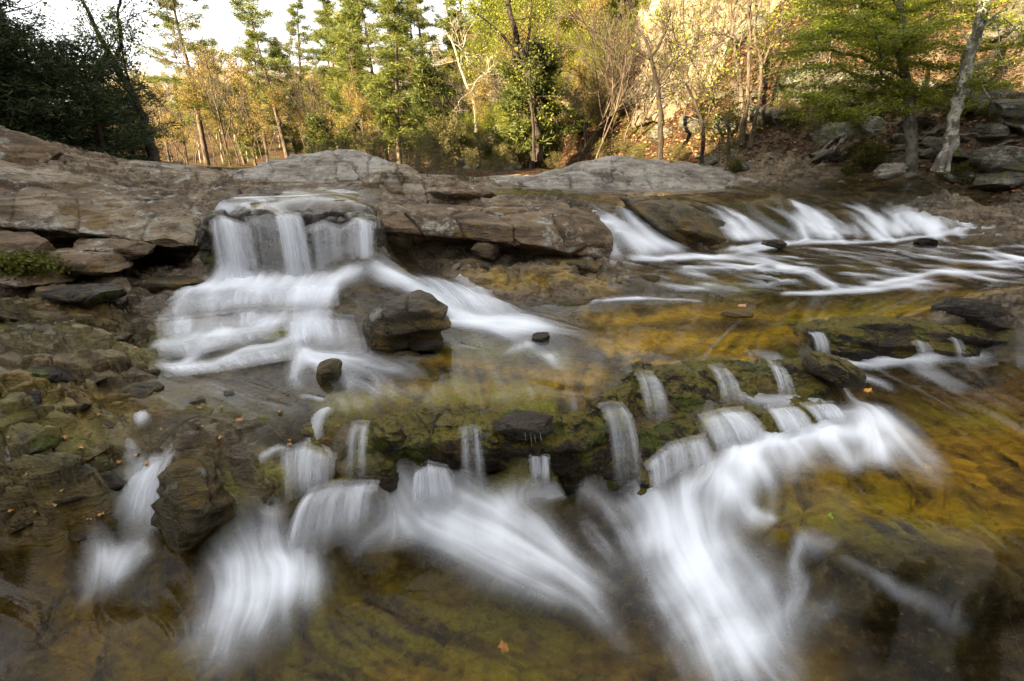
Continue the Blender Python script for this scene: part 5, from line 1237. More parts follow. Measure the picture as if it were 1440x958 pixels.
def ground_z(x, y): return float(samp_land(np.array([float(x)]), np.array([float(y)]))[0])
def put(root, px, Y, dz=-.1):
    """stand a thing where the column px of the photograph meets the land at distance Y"""
    z = -.4
    for _ in range(6):
        py = 479 - F_PX * math.tan(math.atan2(z, Y) + PITCH)
        depth = Y * CP - z * SP
        x = (px - 720) / F_PX * depth; z = ground_z(x, Y)
    root.location = (x, Y, z + dz); return root
def place_xy(px, Y, dz=-.1):
    o = type('o', (), {})(); put(o, px, Y, dz); return o.location

# ------------------------------------------------------------------ conifers across the river (sunlit)
GP = 'sunlit pines beyond the upper river'
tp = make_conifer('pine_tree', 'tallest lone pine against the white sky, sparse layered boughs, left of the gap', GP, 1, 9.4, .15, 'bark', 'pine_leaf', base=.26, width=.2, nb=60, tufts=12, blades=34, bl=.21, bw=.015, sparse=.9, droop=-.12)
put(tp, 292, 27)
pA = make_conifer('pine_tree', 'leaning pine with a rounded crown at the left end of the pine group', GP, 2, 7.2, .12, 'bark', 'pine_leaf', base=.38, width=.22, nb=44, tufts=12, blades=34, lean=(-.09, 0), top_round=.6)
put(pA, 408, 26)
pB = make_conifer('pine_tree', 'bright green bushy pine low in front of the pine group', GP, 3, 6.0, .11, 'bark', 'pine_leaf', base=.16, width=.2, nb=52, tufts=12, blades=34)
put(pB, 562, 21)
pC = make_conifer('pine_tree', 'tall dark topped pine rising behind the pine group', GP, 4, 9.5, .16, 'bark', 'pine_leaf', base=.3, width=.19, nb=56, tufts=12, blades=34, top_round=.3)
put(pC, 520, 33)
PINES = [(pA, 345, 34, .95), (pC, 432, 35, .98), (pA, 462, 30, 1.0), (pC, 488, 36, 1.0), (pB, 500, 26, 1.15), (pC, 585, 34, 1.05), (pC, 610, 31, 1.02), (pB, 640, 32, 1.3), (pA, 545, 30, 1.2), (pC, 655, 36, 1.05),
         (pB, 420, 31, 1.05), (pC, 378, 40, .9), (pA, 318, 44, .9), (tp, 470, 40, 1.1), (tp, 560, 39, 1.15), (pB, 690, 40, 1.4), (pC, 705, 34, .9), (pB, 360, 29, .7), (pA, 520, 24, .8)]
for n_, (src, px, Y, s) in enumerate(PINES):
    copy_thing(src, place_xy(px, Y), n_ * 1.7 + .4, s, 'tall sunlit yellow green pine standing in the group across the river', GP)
ced = make_conifer('cedar_tree', 'dark green dense cedar at the foot of the sunlit slope, right of the bright pine', None, 5, 3.5, .10, 'bark', 'cedar_leaf', base=.18, width=.36, nb=50, tufts=12, blades=20, bl=.2, bw=.025, droop=.1, top_round=.7)
put(ced, 616, 19.5)
ced2 = copy_thing(ced, place_xy(748, 16.4), 2.1, .98, 'dark green cedar wrapped around the dark trunk in the centre of the slope')
copy_thing(ced, place_xy(1010, 18), 1.1, .6, 'small dark cedar at the foot of the pale cliff')
copy_thing(ced, place_xy(455, 22), .5, .6, 'low dark cedar under the pine group'); copy_thing(ced, place_xy(690, 24), 3.5, 1.1, 'bushy cedar on the slope behind the pale bare tree')
copy_thing(ced, place_xy(870, 21), 4.4, .85, 'olive cedar halfway up the slope, right of the dark trunk')

# ------------------------------------------------------------------ the dark trees of the left bank (shaded)
GD = 'dark trees of the shaded left bank'
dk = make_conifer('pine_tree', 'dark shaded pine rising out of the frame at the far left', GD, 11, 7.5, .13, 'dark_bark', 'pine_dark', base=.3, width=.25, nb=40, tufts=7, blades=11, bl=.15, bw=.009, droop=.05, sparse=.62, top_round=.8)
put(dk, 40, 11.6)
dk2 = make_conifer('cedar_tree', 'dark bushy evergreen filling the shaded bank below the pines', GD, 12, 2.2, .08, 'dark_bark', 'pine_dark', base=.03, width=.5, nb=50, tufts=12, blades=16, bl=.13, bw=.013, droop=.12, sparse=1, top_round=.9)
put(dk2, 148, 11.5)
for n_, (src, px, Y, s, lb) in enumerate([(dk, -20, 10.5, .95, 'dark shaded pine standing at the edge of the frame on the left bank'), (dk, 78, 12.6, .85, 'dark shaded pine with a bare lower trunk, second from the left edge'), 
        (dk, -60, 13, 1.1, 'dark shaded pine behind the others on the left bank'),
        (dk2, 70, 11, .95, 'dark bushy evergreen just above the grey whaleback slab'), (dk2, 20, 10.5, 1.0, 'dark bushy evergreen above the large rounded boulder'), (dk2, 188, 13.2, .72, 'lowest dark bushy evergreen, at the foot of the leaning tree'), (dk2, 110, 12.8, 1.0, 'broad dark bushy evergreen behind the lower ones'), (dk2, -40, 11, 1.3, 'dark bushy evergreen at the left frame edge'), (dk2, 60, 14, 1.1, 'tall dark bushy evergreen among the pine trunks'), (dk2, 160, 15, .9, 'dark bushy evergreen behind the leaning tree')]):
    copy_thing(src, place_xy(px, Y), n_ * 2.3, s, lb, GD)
# the leaning forked tree
def hero_tree(name, label, px_paths, radii, bark, leaf, seed, per=5, lsize=.06, spr=.1, twigs=14, tl=.7, keep=.9, flat=.2, group=None, lv=2, lift=.02, kids=3):
    """limbs given as lines [(px, py, Y)]; twigs grow out of the upper parts"""
    r = np.random.default_rng(seed); w = Wood(); tips = []
    base = at_Y(*px_paths[0][0])
    for path, (r0, r1) in zip(px_paths, radii):
        q = np.array([at_Y(*p) for p in path]) - base
        n = (len(q) - 1) * 5 + 1; s = np.linspace(0, len(q) - 1, n)
        Pq = np.stack([np.interp(s, np.arange(len(q)), q[:, k]) for k in range(3)], 1)
        for _ in range(3): Pq[1:-1] = (Pq[:-2] + 2 * Pq[1:-1] + Pq[2:]) / 4
        Pq[1:] += r.normal(size=Pq[1:].shape) * r0 * .18
        rr = np.linspace(r0, r1, n) * (1 + .10 * r.normal(size=n))
        if path is px_paths[0]: rr[0] *= 1.35
        w.tube(Pq, rr, 10)
        for _ in range(twigs):
            t = r.uniform(.35, 1.0); k = min(int(t * (n - 1)), n - 2); p = Pq[k]
            ax = Pq[k + 1] - Pq[k]; ax /= np.linalg.norm(ax) + 1e-9; d = r.normal(size=3) + ax * .6 + np.array([0, 0, .25])
            grow.top = lv
            grow(r, w, tips, p, d, tl * r.uniform(.5, 1.2), max(rr[k] * .3, .008), lv, .7, kids, .12, lift, .004, (5, 4, 3, 3), .2)
    root = empty(name, base, label, 'tree', group)
    w.mesh('trunk', bark, root)
    if leaf and tips:
        V, F = leaves(r, clump(r, tips, per, spr, keep), lsize, flat); mesh_np('crown', V, F, MAT[leaf], root, smooth=False)
    return root
hero_tree('leaning_tree', 'dark leaning tree with a forked top and a few fresh leaves against the white sky', [
    [(216, 228, 13), (205, 180, 13), (185, 130, 13), (160, 90, 13), (140, 50, 13.2), (112, -10, 13.4)], [(160, 90, 13), (172, 60, 13), (165, 20, 13), (172, -20, 13)], [(140, 160, 13.2), (135, 110, 13.2), (150, 75, 13.1)], [(192, 140, 13), (178, 110, 12.8), (170, 60, 12.6)]],
    [(.12, .03), (.05, .02), (.09, .05), (.04, .015)], 'dark_bark', 'green_leaf', 21, per=1, lsize=.07, keep=.45, twigs=16, tl=1.1)

# ------------------------------------------------------------------ broadleaf trees of the sunlit slope
GS = 'leafing trees on the sunlit slope'
sA = make_tree('broadleaf_tree', 'yellow green leafing tree high on the sunlit slope', GS, 31, 4.2, .07, 'bark', 'spring_leaf', kids=6, per=22, lsize=.058, spr=.20, spread=.85, first=.25)
put(sA, 800, 24)
sB = make_tree('broadleaf_tree', 'yellow green leafing tree high on the sunlit slope', GS, 32, 3.6, .06, 'bark', 'spring_leaf', kids=6, per=20, lsize=.055, spr=.18, spread=1.0, first=.2, lean=(.1, 0))
put(sB, 700, 27)
sC = make_tree('broadleaf_tree', 'bright green leafing tree high on the sunlit slope', GS, 33, 3.8, .06, 'grey_bark', 'green_leaf', kids=6, per=19, lsize=.055, spr=.18, spread=.9, first=.25)
put(sC, 1180, 17)
SPRING = [(760, 30, 1.2), (840, 29, 1.2), (730, 33, 1.3), (660, 30, .9), (790, 36, 1.4), (690, 22, .6), (640, 26, .6), (720, 20, .55), (820, 19.5, .6), (660, 38, 1.2), (720, 42, 1.5), (620, 42, 1.2), (780, 25, .75), (590, 46, 1.2), (770, 21, .5), (800, 28, 1.0), (750, 24, .8), (690, 31, 1.0), (850, 22, 0.6), (1150, 13, 0.5), (1190, 12.7, 0.5), (1230, 12.6, 0.5), (1275, 12.4, 0.45), (1320, 12.2, 0.45), (1380, 12, 0.45), (1430, 11.6, 0.45), (1160, 12.3, 0.35), (1215, 12, 0.34), (1340, 11.8, 0.35)]
for n_, (px, Y, s) in enumerate(SPRING):
    src = (sA, sB, sA, sC)[n_ % 4] if px < 1080 else (sC, sA)[n_ % 2]
    copy_thing(src, place_xy(px, Y), n_ * 1.3, s, 'bright green leafing tree high on the sunlit slope' if src is sC else 'yellow green leafing tree high on the sunlit slope', GS)
for n_ in range(42):                                                     # small trees crowding the slope in the centre
    px = 640 + n_ * 6.1 + (n_ * 41 % 13); Y_ = 18.5 + (n_ * 29 % 17) * .9
    src = (sA, sB, sA, ced, sB, sC)[n_ % 6]
    copy_thing(src, place_xy(px, Y_), n_ * 1.7, (.32 + .03 * (n_ * 17 % 9)) * (1.2 if src is ced else 1), 'bright green leafing tree high on the sunlit slope' if src is sC else 'small olive cedar crowded among the leafing trees of the centre slope' if src is ced else 'yellow green leafing tree high on the sunlit slope', GS if src is not ced else 'cedars of the centre slope')
# bare trees
bA = make_tree('bare_tree', 'bare reddish brown sapling among the trees of the sunlit far bank', 'bare trees of the far bank', 41, 3.6, .032, 'bark', 'orange_leaf', kids=5, per=4, lsize=.05, spr=.10, keep=.8, first=.2, minr=.007)
put(bA, 340, 24)
bB = make_tree('bare_tree', 'bare brown tree standing in the golden gap between the slabs and the pines', 'bare trees of the far bank', 42, 4.6, .042, 'bark', None, kids=6, first=.25, minr=.008, spread=.6)
put(bB, 325, 22)
BARE = [(bB, 245, 30, .9), (bA, 262, 26, .8), (bA, 300, 32, 1.1), (bB, 360, 27, .8), (bA, 380, 23, .7), (bA, 430, 26, .9), (bB, 450, 24, .8), (bA, 480, 22, .7), (bB, 590, 23, .8), (bA, 630, 22, .8), (bB, 655, 21, .9), (bA, 590, 28, 1.2), (bA, 230, 24, .7), (bB, 275, 38, 1.2), (bA, 520, 21, .6), (bA, 680, 19, .6),
        (bB, 830, 18, .5), (bA, 860, 17, .45), (bB, 900, 16.5, .6), (bB, 960, 15, .6), (bB, 1000, 14, .7), (bA, 980, 17, .7), (bB, 1075, 16, .8), (bA, 800, 17, .4), (bB, 1130, 13.5, .6), (bA, 1200, 12.5, .4), (bB, 940, 19, .8), (bA, 780, 22, .7), (bB, 1020, 18, .9)]
for n_, (src, px, Y, s) in enumerate(BARE):
    far_ = px < 700
    copy_thing(src, place_xy(px, Y), n_ * 2.1, s, 'bare brown tree with fine twigs on the golden far bank' if far_ else 'bare grey brown tree with fine twigs at the foot of the rocky slope', 'bare trees of the far bank' if far_ else 'bare trees at the foot of the slope')
for n_ in range(26):
    copy_thing((bA, bB, bA)[n_ % 3], place_xy(205 + n_ * 11.5 + (n_ * 37 % 17), 25 + (n_ * 53 % 19)), n_ * 1.37, .55 + .05 * (n_ * 29 % 11), 'bare brown tree with fine twigs on the golden far bank', 'bare trees of the far bank')
for n_ in range(19):                                                     # slim bare stems over the slope
    copy_thing((bB, bA, bB)[n_ % 3], place_xy(650 + n_ * 13.3, (19.5 - n_ * .24) + (n_ * 31 % 7) * .5), n_ * 2.7, .5 + .05 * (n_ * 23 % 9), 'bare grey brown tree with fine twigs at the foot of the rocky slope', 'bare trees at the foot of the slope')
# the woods on the far slope
fA = make_tree('bare_tree', 'coppery bare tree on the distant sunlit slope', 'trees of the distant slope', 43, 6.5, .09, 'pale_bark', 'orange_leaf', kids=5, per=4, lsize=.13, spr=.3, first=.25, minr=.02, levels=3)
put(fA, 330, 62)
r_ = random.Random(12)
for n_ in range(120):
    Y = r_.uniform(44, 105); px = r_.uniform(120, 640)
    src = fA if n_ % 6 else (pC, pA)[n_ % 2]
    copy_thing(src, place_xy(px, Y), r_.uniform(0, 6), r_.uniform(.7, 1.1) * (.75 if src is fA else .7), 'coppery bare tree on the distant sunlit slope' if src is fA else 'distant green pine on the sunlit slope', 'trees of the distant slope')

# ------------------------------------------------------------------ trees one can single out on the right
hero_tree('tree', 'dark trunked tree leaning left in the centre of the sunlit slope', [[(758, 226, 15.5), (757, 190, 15.5), (748, 130, 15.4), (738, 85, 15.3), (722, 40, 15.2), (712, -20, 15.2)], [(738, 85, 15.3), (745, 40, 15.2), (748, -10, 15.1)], [(736, 90, 15.3), (700, 40, 15), (670, 20, 14.8)]], [(.13, .06), (.05, .02), (.04, .015)], 'dark_bark', 'spring_leaf', 51, per=2, lsize=.07, keep=.8, twigs=9, tl=1.2)
hero_tree('sapling', 'thin straight sapling right beside the dark leaning trunk', [[(751, 226, 15.2), (750, 180, 15.2), (746, 130, 15.2), (744, 100, 15.2)]], [(.05, .02)], 'dark_bark', 'cedar_leaf', 52, per=2, lsize=.07, twigs=8, tl=.6)
hero_tree('bare_tree', 'pale twisted bare tree leaning left above the shrubs', [[(670, 186, 19), (668, 150, 19), (662, 130, 19), (650, 105, 19), (640, 70, 19), (632, 50, 19)], [(662, 130, 19), (672, 110, 18.8), (690, 100, 18.7)], [(650, 105, 19), (648, 80, 19.2), (655, 50, 19.4)]], [(.06, .025), (.03, .012), (.03, .012)], 'pale_bark', None, 53, twigs=7, tl=1.0)
hero_tree('tree', 'dark curving tree right of the centre with a few yellow leaves', [[(928, 224, 13), (930, 170, 13), (925, 120, 13), (916, 80, 13), (905, 50, 13)], [(925, 115, 13), (940, 90, 12.8), (955, 80, 12.7)], [(916, 80, 13), (935, 50, 13.2), (945, 10, 13.3)]], [(.07, .03), (.03, .012), (.035, .012)], 'dark_bark', 'spring_leaf', 54, per=1, lsize=.06, keep=.45, twigs=10, tl=.9)
hero_tree('tree', 'slim upright tree, left of the close pair on the shaded slope', [[(1040, 208, 12), (1045, 150, 12), (1040, 110, 12), (1032, 60, 12), (1026, -10, 12)]], [(.06, .035)], 'bark', 'spring_leaf', 55, per=1, lsize=.06, keep=.45, twigs=14, tl=.9)
hero_tree('tree', 'slim upright tree, right of the close pair on the shaded slope', [[(1042, 205, 11.9), (1050, 150, 11.9), (1053, 90, 11.9), (1055, -10, 11.9)]], [(.055, .035)], 'bark', 'spring_leaf', 56, per=1, lsize=.06, keep=.45, twigs=10, tl=.9)
hero_tree('tree', 'thin crooked tree just right of the close pair', [[(1054, 208, 11.7), (1068, 140, 11.7), (1072, 90, 11.7), (1058, 45, 11.7), (1070, 0, 11.8)], [(1070, 100, 11.7), (1085, 60, 11.7), (1100, 30, 11.8)]], [(.045, .02), (.025, .01)], 'bark', 'spring_leaf', 57, per=1, lsize=.06, keep=.45, twigs=10, tl=.8)
hero_tree('tree', 'stout dark trunk standing in front of the sunlit cliff', [[(1105, 122, 17), (1110, 70, 17), (1115, 20, 17), (1118, -30, 17)]], [(.16, .13)], 'bark', 'cedar_leaf', 58, per=2, lsize=.09, twigs=6, tl=.9)
hero_tree('tree', 'thin forked sapling at the foot of the rocky slope', [[(987, 230, 12), (990, 180, 12), (975, 140, 12), (965, 118, 12)], [(990, 180, 12), (1000, 150, 12), (1008, 110, 12)]], [(.05, .02), (.03, .012)], 'dark_bark', 'spring_leaf', 59, per=1, lsize=.05, keep=.45, twigs=9, tl=.7)
hero_tree('sapling', 'short straight sapling left of the mossy boulders', [[(1025, 228, 11.2), (1023, 190, 11.2), (1026, 150, 11.2)]], [(.035, .015)], 'bark', 'shrub_leaf', 60, per=2, lsize=.05, twigs=8, tl=.5)
hero_tree('birch_tree', 'thick leaning birch covered in pale lichen at the right', [[(1322, 240, 8.8), (1335, 195, 8.8), (1350, 140, 8.8), (1362, 85, 8.85), (1376, 35, 8.9), (1392, -30, 9), (1405, -100, 9.1)], [(1376, 40, 8.9), (1400, 20, 8.8), (1412, 15, 8.7)]], [(.098, .066), (.028, .012)], 'lichen_bark', 'green_leaf', 61, per=2, lsize=.06, keep=.5, twigs=3, tl=1.0)

# the layered green tree beside the birch
def layered_tree():
    r = np.random.default_rng(71); w = Wood(); tips = []
    base = at_Y(1281, 246, 9.4)
    Tp = np.array([at_Y(*p) for p in [(1281, 246, 9.4), (1282, 200, 9.4), (1280, 150, 9.4), (1272, 100, 9.4), (1268, 40, 9.3), (1262, -40, 9.2), (1258, -120, 9.2)]]) - base
    s = np.linspace(0, 6, 25); Pq = np.stack([np.interp(s, np.arange(7), Tp[:, q]) for q in range(3)], 1)
    w.tube(Pq, np.linspace(.10, .035, 25), 10)
    C = []
    lim = [((1277, 160, 9.4), (1240, 150, 9.2), (1190, 166, 9.0), (1155, 160, 8.9)), ((1190, 165, 9.0), (1160, 140, 8.9), (1130, 138, 8.8)), ((1275, 130, 9.4), (1238, 100, 9.1), (1235, 60, 8.9), (1215, 20, 8.7)),
           ((1275, 120, 9.4), (1220, 110, 9.2), (1170, 90, 9.1), (1110, 100, 9.0)), ((1270, 70, 9.4), (1220, 50, 9.2), (1160, 45, 9.0), (1130, 55, 9.0)), ((1280, 140, 9.4), (1320, 120, 9.0), (1370, 118, 8.8), (1425, 120, 8.7)),
           ((1270, 80, 9.4), (1320, 60, 9.2), (1380, 70, 9.1), (1440, 60, 9.0)), ((1268, 20, 9.4), (1320, 0, 9.2), (1400, 10, 9.0)), ((1266, 30, 9.4), (1210, 5, 9.2), (1150, 0, 9.0)), ((1285, 135, 9.6), (1330, 150, 10), (1390, 150, 10.2)), ((1272, 95, 9.4), (1260, 75, 9.0), (1290, 40, 8.6)),
           ((1275, 110, 9.4), (1210, 80, 9.6), (1150, 70, 9.8), (1100, 75, 9.9)), ((1270, 60, 9.4), (1200, 25, 9.7), (1130, 20, 9.9)), ((1272, 90, 9.4), (1330, 95, 9.8), (1400, 90, 10)), ((1270, 50, 9.4), (1330, 30, 9.7), (1420, 30, 10)), ((1268, 10, 9.4), (1230, -25, 9.2), (1180, -30, 9.2)), ((1276, 135, 9.4), (1225, 130, 9.6), (1180, 125, 9.9), (1140, 120, 10))]
    for L in lim:
        q = np.array([at_Y(*p) for p in L]) - base; n = 12; s = np.linspace(0, len(q) - 1, n)
        B = np.stack([np.interp(s, np.arange(len(q)), q[:, k]) for k in range(3)], 1); B[1:] += r.normal(size=B[1:].shape) * .015
        w.tube(B, np.linspace(.03, .008, n), 5)
        for j in range(1, n):
            for _ in range(6):
                d = r.normal(size=3) * (1, 1, .16); d[2] += .02
                Sx, _ = wander(r, B[j], d, r.uniform(.25, .75), 5, .10, -.01); w.tube(Sx, np.linspace(.004, .0015, 6), 3)
                m = 44; tt = r.uniform(0, 5, m); kk = np.minimum(tt.astype(int), 4)
                C.append(Sx[kk] + (Sx[kk + 1] - Sx[kk]) * (tt - kk)[:, None] + r.normal(size=(m, 3)) * (.07, .07, .025))
    root = empty('layered_tree', base, 'tree with flat layered sprays of small green leaves, beside the birch', 'tree')
    w.mesh('trunk', 'grey_bark', root)
    V, F = leaves(r, np.vstack(C), .04, .72); mesh_np('crown', V, F, MAT['layer_leaf'], root, smooth=False)
layered_tree()

# shrubs
GB = 'twiggy shrubs behind the slabs'
sh = make_tree('shrub', 'olive twiggy shrub growing behind the grey slabs', GB, 81, 1.0, .011, 'bark', 'shrub_leaf', kids=7, per=1, lsize=.035, spr=.05, first=.02, spread=.8, minr=.003)
sh['category'] = 'shrub'; sh.children[0].name = 'stem'; sh.children[1].name = 'foliage'
sh.location = at_Y(600, 240, 11.5)
r_ = random.Random(3)
for n_, (px, Y, s) in enumerate([(560, 13, .9), (640, 12.5, 1.0), (540, 14, .9), (690, 14, .7), (620, 14.5, 1.1), (470, 12, .7), (650, 11.4, .7), (710, 15, .7), (790, 15.5, .6), (870, 14.5, .8), (840, 16, .9), (910, 13.4, .7), (950, 13, .6), (1080, 12, .6), (1110, 11.8, .6), (1150, 11.2, .5), (1190, 11, .45), (1010, 12.6, .6), (1215, 10.4, .4), (480, 18, 1.0), (430, 19, .8), (530, 19, 1.2), (330, 19, .7), (600, 17, 1.1), (690, 17, 1.0)]):
    copy_thing(sh, place_xy(px, Y, -.12), n_ * 1.9, s, 'olive twiggy shrub growing behind the grey slabs' if px < 740 else 'olive twiggy shrub at the foot of the wooded slope', GB if px < 740 else 'twiggy shrubs at the foot of the slope')
r2 = np.random.default_rng(4); w = Wood(); tips = []
for px in np.linspace(638, 690, 16):
    p = at_Y(px, 258, 7.6) - at_Y(664, 258, 7.6); P_, _ = wander(r2, p, (r2.normal() * .35, r2.normal() * .3, 1), r2.uniform(.2, .42), 5, .08); w.tube(P_, np.linspace(.004, .0015, 6), 3); tips.append(P_[2:])
rt = empty('twig_clump', at_Y(664, 258, 7.6), 'clump of thin bare twigs sprouting behind the dark peaked boulder', 'shrub'); w.mesh('stem', 'bark', rt)
V, F = leaves(r2, clump(r2, tips, 3, .03), .018); mesh_np('foliage', V, F, MAT['shrub_leaf'], rt, smooth=False)

# rocks on the hillside
GH = 'grey rocks on the wooded slope'
protos = []
for q in range(5):
    V, F = boulder_mesh(200 + q, (.5, .4, .3), cuts=10, sub=5, amp=.16)
    protos.append(V)
HR = [(1000, 12.2, .5), (1020, 13, .7), (1060, 12.8, .8), (1090, 12.2, 1.0), (1130, 12.4, 1.3), (1170, 12, 1.5), (1200, 12, 1.4), (1225, 11, .7), (1245, 9.9, .4), (1150, 14, 1.3), (1240, 13, 1.4), (1290, 13, 1.1), (1060, 15, 1.2), (1110, 16, 1.2), (980, 14, .8), (930, 15, .9), (1180, 16, 1.3), (1300, 16, 1.2), (1400, 12, 1.3), (1420, 10, 1.1), (1380, 10.5, 1.0), (1440, 11, 1.3), (1350, 13, 1.0), (1410, 8.9, .8), (1390, 9.5, .6), (1440, 9.4, 1.0), (1340, 15, 1.3), (660, 19, 1.2), (700, 18.5, .8), (760, 20, 1.0), (720, 19, 1.0), (880, 20, 1.2), (900, 18, 1.3), (920, 22, 1.6), (860, 25, 1.6), (1250, 18, 1.5), (1100, 20, 1.5), (1220, 15, 1.0), (1440, 14, 1.4), (690, 25, 1.5), (660, 16.5, .6), (720, 15.5, .6), (950, 12.6, .5), (1270, 10.3, .35), (1300, 9.6, .3)]
for n_, (px, Y, s) in enumerate(HR):
    p = place_xy(px, Y, .0)
    if n_ < 5: 
        o = mesh_np('hillside_rock', protos[n_], F, MAT['hill_rock']); pr = [] if n_ == 0 else pr; pr.append(o)
    else:
        o = pr[n_ % 5].copy(); COL.objects.link(o)
    o.location = p; o.scale = (s * 1.2, s, s * .9); o.rotation_euler = (.2 * math.sin(n_), -.35, n_ * 1.1)
    tag(o, 'sunlit rock cropping out among the trees of the centre slope' if px < 960 and Y > 15 else 'lichen grey rock cropping out of the leaf litter on the right slope', 'rock', 'rocks on the centre slope' if px < 960 and Y > 15 else GH)
r_ = random.Random(21)
for n_ in range(60):
    px = r_.uniform(985, 1440); py = r_.uniform(205 - (px - 985) * .28, 262 - abs(px - 1150) * .03) if r_.random() < .75 else r_.uniform(40, 160)
    p = land_hit(px, py)
    if p is None or p[1] > 20: continue
    o = pr[n_ % 5].copy(); COL.objects.link(o); sc_ = r_.uniform(.12, .5) * (1.6 if r_.random() < .15 else 1)
    o.location = p + np.array([0, .05, -.02]); o.scale = (sc_ * r_.uniform(.9, 1.5), sc_, sc_ * r_.uniform(.5, .9)); o.rotation_euler = (r_.uniform(-.3, .3), -.4 + r_.uniform(-.2, .2), r_.uniform(0, 6))
    tag(o, 'lichen grey rock cropping out of the leaf litter on the right slope', 'rock', GH)
for n_ in range(12):
    px = r_.uniform(1000, 1420); p = land_hit(px, r_.uniform(150, 235)); q = land_hit(px + r_.uniform(30, 90), r_.uniform(130, 235))
    if p is None or q is None: continue
    w = Wood(); t_ = np.linspace(0, 1, 7)[:, None]; Pq = p * (1 - t_) + q * t_; Pq[:, 2] = samp_land(Pq[:, 0], Pq[:, 1]) + .05 + .03 * np.sin(np.arange(7) * 2.1 + n_); w.tube(Pq, np.linspace(.035, .012, 7), 6)
    o = w.mesh('fallen_branch', 'grey_bark'); set_origin(o, p); tag(o, 'fallen grey branch lying on the leaf litter of the right slope', 'branch', 'fallen branches on the right slope')
gp = make_tree('shrub', 'low fresh green plant on the right slope', 'low green plants on the right slope', 82, .4, .006, 'bark', 'shrub_leaf', kids=6, per=2, lsize=.035, spr=.05, first=.02, spread=1.0, minr=.002)
gp['category'] = 'plant'; gp.children[0].name = 'stem'; gp.children[1].name = 'foliage'; gp.location = land_hit(1205, 240)
for n_ in range(16):
    p = land_hit(r_.uniform(985, 1430), r_.uniform(120, 255))
    if p is not None: copy_thing(gp, p, n_ * 1.7, r_.uniform(.5, 1.1))
boulder('boulder', 'pale pointed stone beside the roots of the birch', 'rock', 1252, 240, 8.9, (.26, .18, .13), 91, 'pale_rock', (0, -15, 20))
boulder('boulder', 'dark lichened outcrop at the right edge above the river', 'rock', 1432, 236, 9.2, (.9, .6, .30), 93, 'hill_rock', (0, 10, 10))
boulder('boulder', 'mossy dark boulder heap below the layered tree', 'rock', 1165, 205, 11.4, (.75, .5, .42), 94, 'hill_rock', (0, -24, 0))

# leaf litter: too many to count
r2 = np.random.default_rng(9); n = 110000
X = r2.uniform(3, 22, n); Yl = r2.uniform(7, 26, n); dr_ = seg_dist(X, Yl, RBANK); ok = (dr_ > .15) & (r2.random(n) < np.clip(1.4 - Yl / 26, 0, 1)); X, Yl = X[ok], Yl[ok]
Zl = np.array(samp_land(X, Yl))
V, F = leaves(r2, np.stack([X, Yl, Zl + .015], 1), .085, .8, .6)
tag(mesh_np('fallen_leaves', V, F, MAT['litter'], smooth=False), 'brown dead leaves strewn over the right slope', 'leaves', kind='stuff')
# single leaves in the stream
def leaf_at(label, p, size, colr, rot):
    k = NT('leaf_colour'); m = k.done(k.principled(colr, .5))
    a = np.linspace(0, 2 * math.pi, 15)[:-1]; rad = .5 + .16 * np.cos(5 * a) 
    top = np.stack([np.cos(a) * rad * size, np.sin(a) * rad * size * .8, .006 * np.cos(3 * a)], 1); V = np.vstack([top, top - (0, 0, .002), [[0, 0, .004]], [[0, 0, .002]]])
    n = 14; F = [[i, (i + 1) % n, 28] for i in range(n)] + [[n + (i + 1) % n, n + i, 29] for i in range(n)] + [[i, n + i, n + (i + 1) % n] for i in range(n)] + [[i, n + (i + 1) % n, (i + 1) % n] for i in range(n)]
    V = V @ rotm(.15, -.2, rot).T + p
    o = mesh_np('leaf', V, np.array(F), m, smooth=False); set_origin(o, p); return tag(o, label, 'leaf')
def on_water(px, py, up=.012):
    p = hit(px, py); z = max(float(samp(WAT, p[0], p[1])), float(samp(BED, p[0], p[1]))); return np.array([p[0], p[1], z + up])
leaf_at('orange fallen leaf stuck on the dark stone of the right pool', on_water(1220, 553, .03), .055, (.55, .26, .02), .4)
leaf_at('green leaf floating over the dark boulder of the right pool', on_water(1168, 727), .028, (.16, .32, .02), 1.2)
leaf_at('brown leaf resting in the dark lower pool', on_water(708, 896, -.05), .05, (.30, .13, .03), 2.0)
leaf_at('tan leaf on the flat stone of the golden shelf', on_water(1043, 436, .05), .07, (.40, .22, .10), .2)
leaf_at('rust leaf caught on the wet shelf left of the front ledge', on_water(338, 596, .02), .04, (.36, .15, .06), .9)
r_ = random.Random(8); lf = None
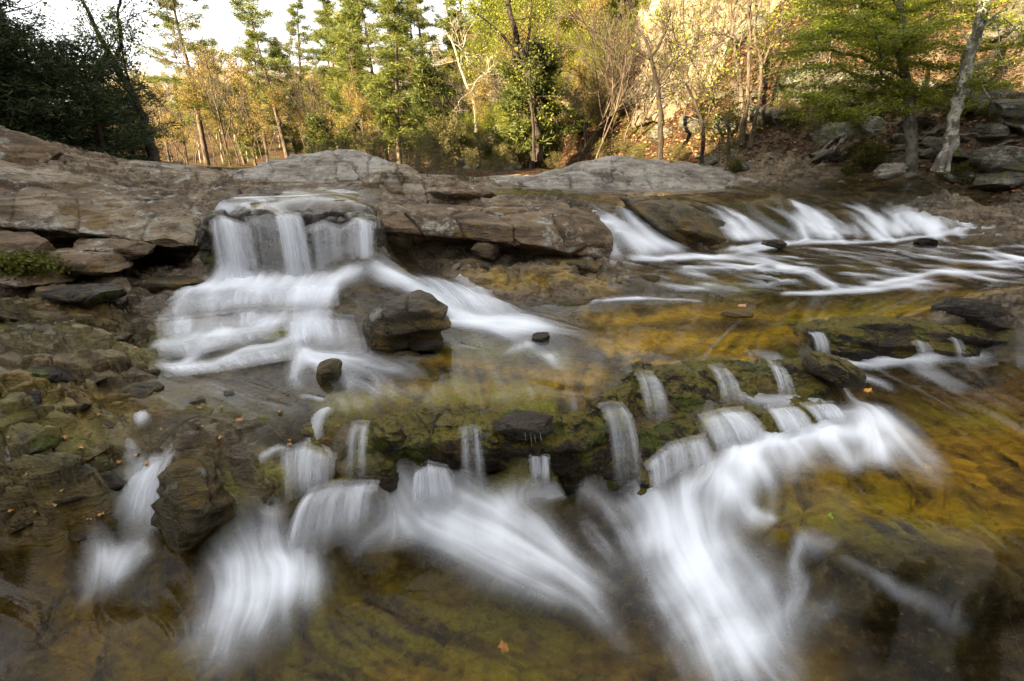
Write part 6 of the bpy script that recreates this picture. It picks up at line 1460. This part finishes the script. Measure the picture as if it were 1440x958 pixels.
for n_ in range(44):
    px, py = r_.uniform(0, 230), r_.uniform(430, 740)
    if n_ > 34: px, py = r_.uniform(260, 420), r_.uniform(545, 640)
    q = on_water(px, py, .012)
    if lf is None: lf = leaf_at('small golden brown dead leaf caught on the wet rocks of the left bank', q, .03, (.34, .18, .05), .3); o = lf
    else: o = lf.copy(); COL.objects.link(o)
    o.location = q; o.scale = (r_.uniform(.5, 1.1),) * 3; o.rotation_euler = (r_.uniform(-.5, .5), r_.uniform(-.5, .5), r_.uniform(0, 6)); o['group'] = 'dead leaves on the left bank'
w = Wood(); p0, p1 = on_water(365, 594, .03), on_water(398, 622, .03); w.tube(np.array([p0, p0 * .5 + p1 * .5 + (0, 0, .012), p1]), [.002, .0025, .0015], 5)
o = w.mesh('twig', 'bark'); set_origin(o, p0); tag(o, 'thin curved twig caught on the wet shelf', 'twig')
w = Wood(); p0 = at_Y(268, 752, 2.08); p1 = at_Y(298, 672, 2.2); w.tube(np.array([p0, p0 * .5 + p1 * .5 + (.01, 0, 0), p1]), [.003, .0025, .002], 5); o = w.mesh('twig', 'bark'); set_origin(o, p0); tag(o, 'bare twig leaning on the dark broken block', 'twig')
# bright drips under the flat slab
w = Wood()
for q, px in enumerate((738, 746, 751, 759)):
    a_ = at_Y(px, 607, 2.43); b_ = at_Y(px + 1 + q * .9, 619 + (q * 11) % 13, 2.43); w.tube(np.array([a_, (a_ + b_) / 2, b_]), [.0007, .0012, .0005], 5)
k = NT('bright_drips'); MAT['drip'] = k.done(k.principled((.42, .42, .38), .12))
o = w.mesh('water_drips', 'drip'); set_origin(o, at_Y(748, 618, 2.43)); tag(o, 'row of bright water drips hanging under the flat slab', 'drips')
# moss tufts on the left ledge
r2 = np.random.default_rng(14); c_ = at_Y(28, 372, 4.15); C = c_ + r2.normal(size=(1600, 3)) * (.14, .06, .05)
V, F = leaves(r2, C, .035, .2); o = mesh_np('moss_clump', V, F, MAT['moss'], smooth=False); set_origin(o, c_); tag(o, 'green moss clump under the far left end of the ledge', 'moss')
